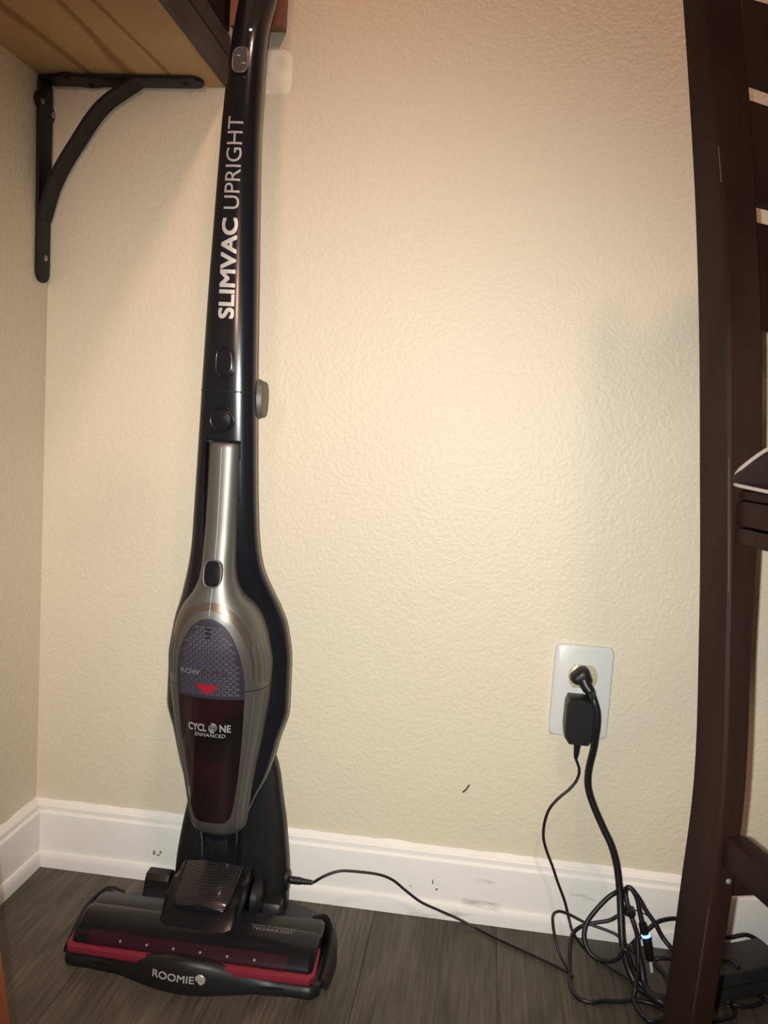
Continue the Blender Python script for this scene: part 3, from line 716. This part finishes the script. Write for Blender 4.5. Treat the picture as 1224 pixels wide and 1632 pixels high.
# ribbed vents on both flanks
for sg in (1, -1):
    for k in range(5):
        an = R(8 + 9 * k); pts = []
        for z in np.linspace(0.318 + 0.002 * k, 0.372 - 0.0025 * k, 9):
            pts.append(Vector((XC + sg * uA(z) * math.cos(an) ** (2 / PU), uF(z) + uB(z) - uB(z) * math.sin(an) ** (2 / PU), z)))
        tube('vent_rib', pts, 0.0013, CUPSILVER, body, 0, 6)
# flank ridges of the dust cup
for sg in (1, -1):
    for an, rr_ in ((R(38), 0.0012), (R(14), 0.0012)):
        pts = [Vector((XC + sg * uA(z) * math.cos(an) ** (2 / PU), uF(z) + uB(z) - uB(z) * math.sin(an) ** (2 / PU), z)) for z in np.linspace(0.140, 0.308, 26)]
        tube('cup_ridge', pts, rr_, CUPSILVER, cup, 0, 6)

# -- neck, swivel joint and floor head
rg = [[(XC + u, y + v, z) for u, v in superellipse(a, b_, 3, 40)] for z, y, a, b_ in ((0.131, -0.0940, 0.0240, 0.021), (0.120, -0.0920, 0.0232, 0.020), (0.108, -0.0900, 0.0222, 0.0195), (0.085, -0.0880, 0.0220, 0.0190), (0.066, -0.0870, 0.0225, 0.019))]
neck = bm_obj('nozzle_neck', loft_bm(rg), GLOSS, vac, True, 50)
box('latch_panel', (XC, -0.1098, 0.111), (0.026, 0.003, 0.021), BLACK, neck, bev=0.0012)
hs = [(-0.070, 0.022), (-0.070, 0.060), (-0.078, 0.074), (-0.098, 0.080), (-0.122, 0.0735), (-0.145, 0.064), (-0.163, 0.0535), (-0.172, 0.0455), (-0.170, 0.036), (-0.15, 0.022)]
prism('joint_housing', hs, 'x', XC - 0.046, XC + 0.040, HEADG, vac, bev=0.010)
def cover_y(x, z): return 0
bm = bmesh.new(); G = []
for j in range(13):
    t = j / 12; y = -0.106 - 0.050 * t; z0 = 0.0865 - 0.021 * t - 0.003 * t * t; hwid = 0.0335 - 0.002 * t; rr = 0.0 if t < 0.85 else 0.004 * ((t - 0.85) / 0.15) ** 2
    G.append([bm.verts.new((XC - 0.003 + u * (hwid - rr), y - 0.002 * (1 - u * u), z0 + 0.0035 * (1 - u * u) - (0.003 if t > 0.95 else 0))) for u in np.linspace(-1, 1, 15)])
for j in range(12):
    for i in range(14): bm.faces.new((G[j][i], G[j][i + 1], G[j + 1][i + 1], G[j + 1][i]))
be = [e for e in bm.edges if len(e.link_faces) == 1]; ex = bmesh.ops.extrude_edge_only(bm, edges=be)
for v in ex['geom']:
    if isinstance(v, bmesh.types.BMVert): v.co.z -= 0.016; v.co.y += 0.008
jc = bm_obj('joint_cover', bm, HEXB, vac, True, 50, label='black honeycomb cover over the swivel joint')
edge = [v for v in [(XC - 0.003 - 0.0335, -0.106, 0.0865), (XC - 0.003 - 0.0325, -0.131, 0.0750), (XC - 0.003 - 0.031, -0.151, 0.0652), (XC - 0.028, -0.1572, 0.0622), (XC - 0.003, -0.1592, 0.0645), (XC + 0.022, -0.1572, 0.0622), (XC - 0.003 + 0.031, -0.151, 0.0652), (XC - 0.003 + 0.0325, -0.131, 0.0750), (XC - 0.003 + 0.0335, -0.106, 0.0865)]]
tube('cover_rim', edge, 0.0014, GLOSS, jc, 5, 8)
for sg, x0 in ((1, 0.041), (-1, -0.052)):
    rg = [[(XC + x0 + d, -0.088 + a * s, 0.040 + b_ * s) for a, b_ in superellipse(0.024, 0.024, 2, 30)] for s, d in ((0.85, 0), (1, 0.002), (1, 0.009), (0.85, 0.011))]
    bm_obj('rear_wheel', loft_bm(rg), BLACK, vac, True, 40)
HX0, HX1 = 0.1525, 0.4165
hp = [(-0.112, 0.0145), (-0.112, 0.036), (-0.118, 0.0420), (-0.128, 0.0442), (-0.143, 0.0446), (-0.1475, 0.0440), (-0.1500, 0.0466), (-0.156, 0.0478), (-0.167, 0.0470), (-0.178, 0.0435), (-0.187, 0.0385), (-0.1935, 0.0325), (-0.196, 0.028), (-0.196, 0.0145)]
rg = []
for s, x in ((0.86, HX0 - 0.0025), (0.94, HX0 - 0.001), (1.0, HX0 + 0.0025), (1.0, HX1 - 0.0025), (0.94, HX1 + 0.001), (0.86, HX1 + 0.0025)):
    rg.append([(x, -0.155 + (p[0] + 0.155) * s, 0.0145 + (p[1] - 0.0145) * s) for p in hp])
head = bm_obj('floor_head', loft_bm(rg), HEADG, vac, True, 30, label='gloss black floor head')
fr = [(-0.1868, 0.0393), (-0.1945, 0.0328), (-0.1969, 0.0285), (-0.1969, 0.0275), (-0.194, 0.0275), (-0.185, 0.037)]
prism('clear_front', fr, 'x', HX0 + 0.016, HX1 - 0.026, PURP, head, label='dark maroon see-through front strip')
for k in range(6):
    x = 0.2062 + (0.3556 - 0.2062) * k / 5; screw((x, -0.1936, 0.0342), (0, -0.75, 0.62), 0.0015, DOTS, head, 'rivet')
bu = [(HX0 - 0.004, -0.160), (HX0 - 0.0055, -0.196), (HX0 - 0.001, -0.2035), (XC, -0.2055), (HX1 + 0.001, -0.2035), (HX1 + 0.0055, -0.196), (HX1 + 0.004, -0.160), (HX1 - 0.001, -0.160), (HX1, -0.192), (HX0, -0.192), (HX0 + 0.001, -0.160)]
bp2 = prism('bumper_strip', bu, 'z', 0.0205, 0.0280, BUMPRED, head, bev=0.001, label='red rubber bumper strip')
for v in bp2.data.vertices:      # side arms rise towards the rear
    yw = v.co.y + world_loc(bp2).y
    if yw > -0.19: v.co.z += (yw + 0.19) * 0.25
def head_top(x, y): return float(np.interp(-y, [-p[0] for p in hp[1:13]], [p[1] for p in hp[1:13]]))
def flat_text(name, me, mat, parent, cx, cy, zf, rot=0.0):
    for v in me.vertices:
        X = v.co.x * math.cos(rot) - v.co.y * math.sin(rot) + cx; Y = v.co.x * math.sin(rot) + v.co.y * math.cos(rot) + cy
        v.co = Vector((X, Y, zf(X, Y) + 0.0003 + v.co.z))
    return link(name, me, mat, parent)
flat_text('head_lettering', fit_text(text_mesh('HARD FLOOR', 0.006, 0.0001), 0.050, 0.0050), DIMPRINT, head, 0.366, -0.1520, head_top)
flat_text('head_lettering', fit_text(text_mesh('TECHNOLOGY', 0.006, 0.0001), 0.046, 0.0042), DIMPRINT, head, 0.366, -0.1590, head_top)

# ------------------------------------------------------------------ vacuum charger: adapter, cord and jack
chg = thing('charger', 'black wall adapter in the lower socket with a thin cord running to the dock', 'charger', (OX, -0.02, 0.28))
def adapter_ring(y, d):
    pts = [(-0.0148, 0.024), (0.0148, 0.024), (0.0175, 0.016), (0.0180, -0.012), (0.0165, -0.024), (0.0110, -0.0315), (-0.0110, -0.0315), (-0.0165, -0.024), (-0.0180, -0.012), (-0.0175, 0.016)]
    return [(OX - 0.0015 + a * (1 - d), y, 0.2785 + b_ * (1 - d)) for a, b_ in pts]
bm = loft_bm([adapter_ring(-0.0078, 0), adapter_ring(-0.030, 0), adapter_ring(-0.0335, 0.03), adapter_ring(-0.0352, 0.09)])
bm_obj('adapter_body', bm, BLACK, chg, True, 30)
pA = lambda x, y, d: at_y(x, y, d)
strain = [(OX - 0.0012, -0.020, 0.2485), (OX - 0.0013, -0.020, 0.241), (OX - 0.0014, -0.020, 0.232), (OX - 0.0016, -0.020, 0.2265)]
tube('strain_relief', strain, np.interp(np.linspace(0, 1, 13), [0, .15, .75, 1], [0.0046, 0.0045, 0.003, 0.0022]), CORD, chg, 4, 12)
path = [Vector(strain[-1]), pA(923, 1227, -.021), pA(919, 1243, -.022), pA(907, 1258, -.024), pA(889, 1273, -.026), pA(875, 1290, -.027), pA(867.5, 1312, -.028), pA(866, 1335, -.029), pA(871, 1356, -.030), pA(880.5, 1381, -.031), pA(888, 1404, -.033), pA(900, 1437, -.036), pA(907, 1466, -.040),
        pA(914, 1488, -.048), at_z(934, 1515, .004), at_z(962, 1536, .0025), at_z(997, 1557, .0025), at_z(1009, 1568, .0035), at_z(1018, 1562, .009), pA(1013, 1526, -.085), pA(1001, 1509, -.075), pA(985, 1492, -.068), pA(970, 1484, -.064), pA(932, 1470, -.058), pA(905, 1456.5, -.056), pA(889, 1452.5, -.058), pA(880.6, 1462, -.062), pA(884.5, 1496, -.070), pA(893, 1523, -.080), at_z(905, 1545, .006), at_z(913, 1556, .0045), at_z(907, 1551, .0024),
        at_z(880, 1537, .0024), at_z(840, 1518, .0024), at_z(790, 1495, .0024), at_z(757, 1478, .0030), pA(725, 1462, -.026), pA(700, 1451, -.027), pA(670, 1437, -.029), pA(645, 1418, -.032), pA(625, 1402, -.036), pA(600, 1393, -.040), pA(555, 1388, -.048), pA(535, 1389.5, -.052), pA(515, 1397, -.056), Vector((0.3900, -0.058, 0.0506))]
tube('cord', path, 0.00165, CORD, chg, 7, 8)
jk = [(0.3616, -0.058, 0.0505), (0.364, -0.058, 0.0505), (0.3735, -0.058, 0.0505), (0.375, -0.058, 0.0505), (0.383, -0.058, 0.0505), (0.3900, -0.058, 0.0506)]
tube('jack', jk, np.interp(np.linspace(0, 1, 21), [0, .05, .55, .6, 1], [0.0042, 0.0048, 0.0044, 0.0034, 0.0021]), CORD, chg, 4, 14)
for k in range(4):
    c = Vector((0.377 + 0.0033 * k, -0.058, 0.0505))
    bm_obj('relief_ring', tube_bm([c - Vector((0.0009, 0, 0)), c + Vector((0.0009, 0, 0))], 0.0040 - 0.0003 * k, 14), CORD, chg, True, 40)

# ------------------------------------------------------------------ laptop charger: mains plug, thick cord, brick, looped output cord with lit tip
lap = thing('laptop_charger', 'laptop charger with thick mains cord from the upper socket and blue lit tip', 'charger', (0.87, -0.06, 0))
# three-lobed plug pressed into the upper socket
PZ = OZ + 0.0195
def plug_ring(y, s, dz=0.0):
    pts = []
    for k in range(40):
        t = 2 * math.pi * k / 40; r_ = 0.0118 + 0.0016 * math.cos(3 * t + math.pi / 2 + 0.5)
        pts.append((OX - 0.002 + 1.08 * r_ * s * math.cos(t), y, PZ + 0.0015 + dz + 0.92 * r_ * s * math.sin(t)))
    return pts
plug = bm_obj('mains_plug', loft_bm([plug_ring(-0.0074, 1), plug_ring(-0.014, 1), plug_ring(-0.019, 0.93, -0.0005), plug_ring(-0.022, 0.75, -0.001), plug_ring(-0.0232, 0.45, -0.0015)]), BLACK, lap, True, 50)
tube('plug_collar', [(OX + 0.0005, -0.0175, PZ - 0.002), (OX + 0.0035, -0.0205, PZ - 0.0075), (OX + 0.0078, -0.0235, PZ - 0.0125), (OX + 0.0098, -0.0255, PZ - 0.0158)], np.interp(np.linspace(0, 1, 13), [0, 0.6, 1], [0.0080, 0.0062, 0.0052]), CORD, plug, 4, 16)
yy = -0.041
path = [Vector((OX + 0.0098, -0.0255, PZ - 0.0158)), pA(944, 1108, -.034), pA(946.5, 1116, yy), pA(951, 1132, yy - .002), pA(952, 1149, yy - .002), pA(949.7, 1170, yy), pA(945.6, 1195, -.036), pA(940, 1218, -.033), pA(937, 1237, -.032), pA(938, 1258, -.032), pA(946, 1284, -.034), pA(961.5, 1320, -.038), pA(974.4, 1348, -.042), pA(983, 1380, -.046), pA(987.5, 1419, -.052), pA(989.4, 1458, -.062), pA(991.4, 1497, -.075), pA(995, 1521, -.086), pA(1003, 1547, -.098), at_z(1015, 1570, .008), at_z(1030, 1583, .0048),
        at_z(1056, 1590, .0046), at_z(1090, 1596, .0046), at_z(1130, 1597, .0046), at_z(1150, 1584, .0048), Vector((0.838, -0.0905, 0.0085)), Vector((0.8270, -0.0800, 0.0145))]
tube('mains_cord', path, 0.0042, CORD, lap, 7, 12)
# brick
bang = R(27); br3 = Matrix.Rotation(bang, 3, 'Z'); bd_ = Vector((math.cos(bang), math.sin(bang), 0)); bn_ = Vector((math.sin(bang), -math.cos(bang), 0))
bc = Vector((0.9200, -0.0245, 0)) - bd_ * 0.053 + bn_ * 0.0255
brick = box('power_brick', bc + Vector((0, 0, 0.0185)), (0.106, 0.049, 0.035), BRICKM, lap, rot=br3, bev=0.004, seg=3, label='black power brick')
box('brick_seam', bc + Vector((0, 0, 0.020)), (0.1066, 0.0496, 0.0012), CORD, brick, rot=br3)
# lower brick cords at the right of the chair post, and the looped output cord
zf = .0026
loopB = [bc + bd_ * -0.053 + Vector((0, 0.008, 0.022)), Vector((0.822, -0.058, 0.014)), at_z(1042, 1531, .0040), at_z(1068, 1566, .0030), at_z(1056, 1592, .0105), at_z(1025, 1573, .0105), pA(1009, 1545, -.104), pA(997, 1513, -.100), pA(985, 1527, -.098), pA(970, 1532, -.094), pA(950, 1527, -.088), pA(936.5, 1513, -.082), pA(930.6, 1492, -.075), pA(934.5, 1472, -.069), pA(946, 1454.5, -.063), pA(966, 1433, -.057), pA(982, 1422, -.053), pA(996, 1417, -.042), pA(1003, 1414, -.038), pA(1010, 1420, -.038), pA(1020, 1434, -.040), pA(1030, 1452, -.044), pA(1044, 1472, -.049), pA(1056, 1494, -.054), pA(1072, 1514, -.060), at_z(1100, 1545, .004), at_z(1120, 1580, .003), at_z(1085, 1612, .003), at_z(1040, 1628, .003), at_z(1019, 1611, .003), at_z(1010, 1590, .004), at_z(1013, 1574, .012), pA(1017, 1540, -.100), pA(1016, 1497, -.082), pA(1012, 1478, -.072), pA(1005, 1458, -.064), pA(999, 1437, -.058), pA(997, 1422, -.054), pA(1001, 1414, -.055), pA(1009, 1420, -.057), pA(1016, 1435, -.060), pA(1020, 1456, -.064), pA(1023, 1470, -.067)]
tube('output_cord', loopB, 0.0027, CORD, lap, 7, 8)
tip = [pA(1023, 1470, -.067), pA(1026, 1482, -.068), pA(1029, 1490, -.069)]
tube('strain_relief', tip, np.interp(np.linspace(0, 1, 9), [0, 1], [0.0030, 0.0042]), CORD, lap, 4, 12)
for k in range(4):
    a = tip[0].lerp(tip[2], 0.1 + 0.2 * k); d_ = (tip[2] - tip[0]).normalized() * 0.0009
    bm_obj('relief_ring', tube_bm([a - d_, a + d_], 0.0045 + 0.0003 * k, 12), CORD, lap, True, 40)
q0, q1, q2, q3 = pA(1029, 1489, -.0690), pA(1030, 1493, -.0695), pA(1031, 1498, -.070), pA(1036.5, 1531, -.073)
bm_obj('lit_ring', tube_bm([q0, q1], 0.0051, 16), BLUE, lap, True, 40, label='glowing blue ring')
bm_obj('blue_collar', tube_bm([q1, q2], 0.0053, 16), NAVY, lap, True, 40)
bm_obj('tip_barrel', tube_bm([q2, q2.lerp(q3, .1), q2.lerp(q3, .9), q3], [0.0048, 0.0050, 0.0046, 0.0034], 16), CORD, lap, True, 40)
bm_obj('metal_pin', tube_bm([q3, pA(1039, 1549, -.0745)], 0.0019, 12), BRASS, lap, True, 40, label='bright metal pin')
# a hook-and-loop strap round the bundle and its loose end
box('cable_strap', pA(1003, 1452, -.061), (0.011, 0.016, 0.008), BLACK, lap, rot=Matrix.Rotation(0.3, 3, 'Y'), bev=0.002, seg=2)
tube('strap_tail', [pA(1005, 1450, -.064), pA(1012, 1450.5, -.060), pA(1022, 1454, -.056), pA(1031, 1459, -.052)], 0.0013, CORD, lap, 5, 8, flat=0.5)

# a second, flatter cord that runs along the wall behind the chair post
cb = thing('loose_cord', 'looped black cord lying behind the dark chair leg and beside the brick', 'cord', (0.80, -0.07, 0))
pC = [pA(986, 1459, -.046), pA(970, 1467, -.046), pA(946, 1471, -.046), pA(927, 1476, -.047), pA(913, 1488, -.055), pA(908.5, 1509, -.066), at_z(908, 1537, .006), at_z(909.5, 1570, .0022), at_z(921, 1590, .0022), at_z(942, 1597.5, .0022), at_z(962, 1595, .0022), at_z(990, 1596, .0022), at_z(1012, 1594, .0022), at_z(1040, 1600, .0022), at_z(1075, 1618, .0022), at_z(1130, 1627, .0022), at_z(1160, 1622, .0022), at_z(1172, 1615, .0022), at_z(1166, 1602, .0022), at_z(1147, 1583, .0022), at_z(1135, 1590, .0022), at_z(1159, 1597, .0022), at_z(1183, 1604, .0022), at_z(1207, 1601, .0022), at_z(1217, 1591, .0022), at_z(1202, 1577, .0022), at_z(1230, 1584, .0022)]
tube('cord', pC, 0.0023, CORD, cb, 7, 8)
pD = [pA(1005, 1507, -.058), pA(1017, 1495, -.054), pA(1031, 1483, -.050), pA(1044, 1472, -.045), pA(1056, 1466.5, -.040), pA(1078, 1464, -.032), pA(1110, 1470, -.026), pA(1140, 1492, -.024), pA(1163, 1494, -.023), pA(1176, 1491.5, -.022), pA(1190, 1490, -.021), pA(1204, 1496, -.020), pA(1220, 1508, -.019), pA(1245, 1530, -.019)]
tube('cord', pD, 0.0026, CORD, cb, 7, 8)
pF = [pA(1012, 1500, -.078), pA(1018, 1522, -.090), pA(1023, 1545, -.101), at_z(1027, 1570, .012), at_z(1036, 1586, .0105), at_z(1052, 1596, .0105), at_z(1075, 1606, .0062)]
tube('cord', pF, 0.0040, CORD, cb, 6, 10)
pE = [at_z(1120, 1520, .03), at_z(1152, 1529, .0386), at_z(1164, 1531, .0386), at_z(1175, 1540, .0386), at_y(1184, 1550, -0.088), at_z(1203, 1578, .0030), at_z(1212, 1589, .0026), at_z(1232, 1599, .0026)]
tube('cord', pE, 0.0019, CORD, cb, 6, 8)

# ------------------------------------------------------------------ dark wooden chair
CB = Vector((0.736, -0.334, 0)); ca = R(18)
E1 = Vector((math.cos(ca), math.sin(ca), 0)); E2 = Vector((math.sin(ca), -math.cos(ca), 0))
chair = thing('dining_chair', 'tall dark espresso wooden chair with a ladder back, at the right edge', 'chair', CB)
crot = Matrix.Rotation(ca, 3, 'Z')
def C3(a, s, z): return CB + E1 * a + E2 * s + Vector((0, 0, z))
pz = [0.0, 0.13, 0.254, 0.33, 0.47, 0.60, 0.70, 0.80, 0.90, 0.985, 1.03]
sb = pchip(pz, [0.004, 0.0075, 0.0125, 0.0160, 0.0005, -0.0225, -0.0420, -0.0655, -0.0935, -0.1190, -0.1330])
sf = pchip(pz, [0.040, 0.0465, 0.0540, 0.0565, 0.0415, 0.0195, 0.0010, -0.0250, -0.0565, -0.0830, -0.0990])
pw_ = pchip([0, 0.45, 0.52, 0.60, 0.80, 0.90, 1.03], [0.019, 0.021, 0.024, 0.029, 0.031, 0.034, 0.035])
CWD = 0.400
def post(mirror):
    rg = []
    for z in np.linspace(0.0005, 1.012, 48):
        w = pw_(z); b_, f_ = sb(z), sf(z); e = 0.0022
        if z > 1.008: b_ += 0.003; f_ -= 0.003; w -= 0.003
        o = [(e, b_), (w - e, b_), (w, b_ + e), (w, f_ - e), (w - e, f_), (e, f_), (0, f_ - e), (0, b_ + e)]
        if mirror: o = [(CWD - a, s) for a, s in reversed(o)]
        rg.append([C3(a, s, z) for a, s in o])
    return bm_obj('back_post', loft_bm(rg), ESPRESSO, chair, True, 25)
p1 = post(False); post(True)
# worn line along the front edge of the near post
tube('edge_wear', [C3(0.0006, sf(z) - 0.0009, z) for z in np.linspace(0.60, 0.50, 8)], 0.00025, ESPWEAR, p1, 0, 6)
tube('edge_wear', [C3(0.0006, sf(z) - 0.0009, z) for z in np.linspace(0.845, 0.815, 6)], 0.0005, ESPWEAR, p1, 0, 6)
tube('edge_wear', [C3(0.0006, sf(z) - 0.0009, z) for z in np.linspace(0.26, 0.17, 8)], 0.0002, ESPWEAR, p1, 0, 6)
def slat(z0, z1, crown=0.0):
    rg = []
    for i in range(25):
        t = i / 24; a = 0.024 + (CWD - 0.048) * t; bow = -0.034 * math.sin(math.pi * t); o = []
        zt = z1 + crown * math.sin(math.pi * t)
        for z, d in ((z0, 0), (z0, 1), (zt, 1), (zt, 0)):
            s0 = (sf(min(z, 1.0)) - 0.008 + bow) - d * 0.012; o.append(C3(a, s0, z))
        rg.append(o)
    return bm_obj('back_slat', loft_bm(rg), ESPRESSO, chair, True, 30)
slat(0.7025, 0.789); slat(0.8065, 0.896); slat(0.9155, 0.990, 0.012)
# seat frame
SD = 0.41
def bar(name, a0, a1, s0, s1, z0, z1, bev=0.002, par=None):
    return box(name, C3((a0 + a1) / 2, (s0 + s1) / 2, (z0 + z1) / 2), (abs(a1 - a0), abs(s1 - s0), z1 - z0), ESPRESSO, par or chair, rot=crot, bev=bev, seg=2)
def sfz(z): return sf(z)
bar('side_apron', 0.005, 0.023, sf(0.56) + 0.0002, SD - 0.035, 0.5500, 0.5690)
bar('side_apron', CWD - 0.023, CWD - 0.005, sf(0.56) + 0.0002, SD - 0.035, 0.5500, 0.5690)
bar('apron_ledge', 0.0035, 0.021, sf(0.54) + 0.0002, SD - 0.035, 0.5365, 0.5490)
bar('apron_ledge', CWD - 0.021, CWD - 0.0035, sf(0.54) + 0.0002, SD - 0.035, 0.5365, 0.5490)
bar('front_apron', 0.04, CWD - 0.04, SD - 0.03, SD - 0.010, 0.5365, 0.5690)
bar('back_apron', 0.03, CWD - 0.03, 0.004, 0.022, 0.5365, 0.5690)
bar('seat', 0.006, CWD - 0.006, sf(0.57) + 0.0015, SD, 0.5692, 0.5770, 0.003)
for a in (0.004, CWD - 0.042): bar('front_leg', a, a + 0.038, SD - 0.040, SD - 0.002, 0.0005, 0.5690, 0.003)
for a0 in (0.004, CWD - 0.022): bar('side_stretcher', a0, a0 + 0.018, sf(0.31) + 0.0002, SD - 0.038, 0.2952, 0.3192)
bar('back_stretcher', 0.018, CWD - 0.018, 0.018, 0.036, 0.2570, 0.2760)
screw(C3(0.0133, sf(0.2818) + 0.0002, 0.2818), E2, 0.0022, CAP, chair, 'screw_cap')

# cushion on the seat, its two piped seams meeting at the corners
cu = thing('seat_cushion', 'dark brown vinyl seat cushion with pale piping on the tall wooden chair', 'cushion', C3(0.2, 0.22, 0.577))
cA0, cA1, cS0, cS1 = -0.0050, CWD + 0.0050, 0.0245, 0.405
NC, RC = 240, 0.018
def cush_outline():
    c = []
    for (qx, qy), a0 in (((cA1 - RC, cS1 - RC), 0), ((cA0 + RC, cS1 - RC), 90), ((cA0 + RC, cS0 + RC), 180), ((cA1 - RC, cS0 + RC), 270)):
        c += [(qx + RC * math.cos(R(a0 + 9 * k)), qy + RC * math.sin(R(a0 + 9 * k))) for k in range(11)]
    c.append(c[0]); L_ = np.cumsum([0] + [math.dist(c[i], c[i + 1]) for i in range(len(c) - 1)]); u = np.linspace(0, L_[-1], NC, endpoint=False)
    return np.interp(u, L_, [p[0] for p in c]), np.interp(u, L_, [p[1] for p in c])
OUTX, OUTY = cush_outline()
def cush_pt(t, s=1.0):
    mx_, my_ = (cA0 + cA1) / 2, (cS0 + cS1) / 2
    return mx_ + (OUTX[t % NC] - mx_) * s, my_ + (OUTY[t % NC] - my_) * s
def puff(t):  # the two seams meet at the four corners and part between them
    a, b_ = cush_pt(t); d = math.hypot(min(a - cA0, cA1 - a), min(b_ - cS0, cS1 - b_)); d = max(d - 0.003, 0.0)
    f = math.sin(min(d / 0.080, 1) * math.pi / 2); return 0.5774 + 0.0040 * (1 - f), 0.5836 + 0.0343 * f
rg = []
def edge_pt(t, k, s=1.0):
    a, b_ = cush_pt(t, s); lo, hi = puff(t); return C3(a, b_, lo + (hi - lo) * k)
rows = [[edge_pt(t, 0, 0.5) for t in range(NC)], [edge_pt(t, 0.03, 0.97) for t in range(NC)], [edge_pt(t, 0.12, 0.995) for t in range(NC)], [edge_pt(t, 0.35, 1.008) for t in range(NC)], [edge_pt(t, 0.7, 1.008) for t in range(NC)], [edge_pt(t, 0.92, 0.995) for t in range(NC)], [edge_pt(t, 1.0, 0.96) for t in range(NC)]]
for s, h in ((0.8, 0.052), (0.5, 0.055), (0.15, 0.056)):
    rows.append([C3(*cush_pt(t, s), 0.5780 + h) for t in range(NC)])
bm_obj('cushion_body', loft_bm(rows), LEATHER, cu, True, 70)
for k, s in ((0.03, 0.998), (0.97, 0.998)):
    bm_obj('piping', tube_bm([edge_pt(t, k, s) for t in range(NC)], 0.0015, 8, closed=True), PIPE, cu, True, label='pale piping')

# ------------------------------------------------------------------ splayed wooden leg in the lower left foreground
stand = thing('wooden_stand', 'slanted orange brown wooden stand leg cut off at the lower left corner', 'furniture', (0.30, -0.59, 0))
yl = -0.60
rg = []
for z, xr, w, d in ((0.0005, 0.3370, 0.024, 0.024), (0.2, 0.3062, 0.030, 0.030), (0.45, 0.2680, 0.038, 0.030), (0.60, 0.2450, 0.042, 0.030)):
    e = 0.003; y0, y1, x0 = yl, yl + d, xr - w
    rg.append([(x0 + e, y0, z), (xr - e, y0, z), (xr, y0 + e, z), (xr, y1 - e, z), (xr - e, y1, z), (x0 + e, y1, z), (x0, y1 - e, z), (x0, y0 + e, z)])
bm_obj('leg', loft_bm(rg), ORANGE, stand, True, 30)
box('rail', (0.215, -0.70, 0.62), (0.060, 0.28, 0.035), ORANGE, stand, bev=0.003)
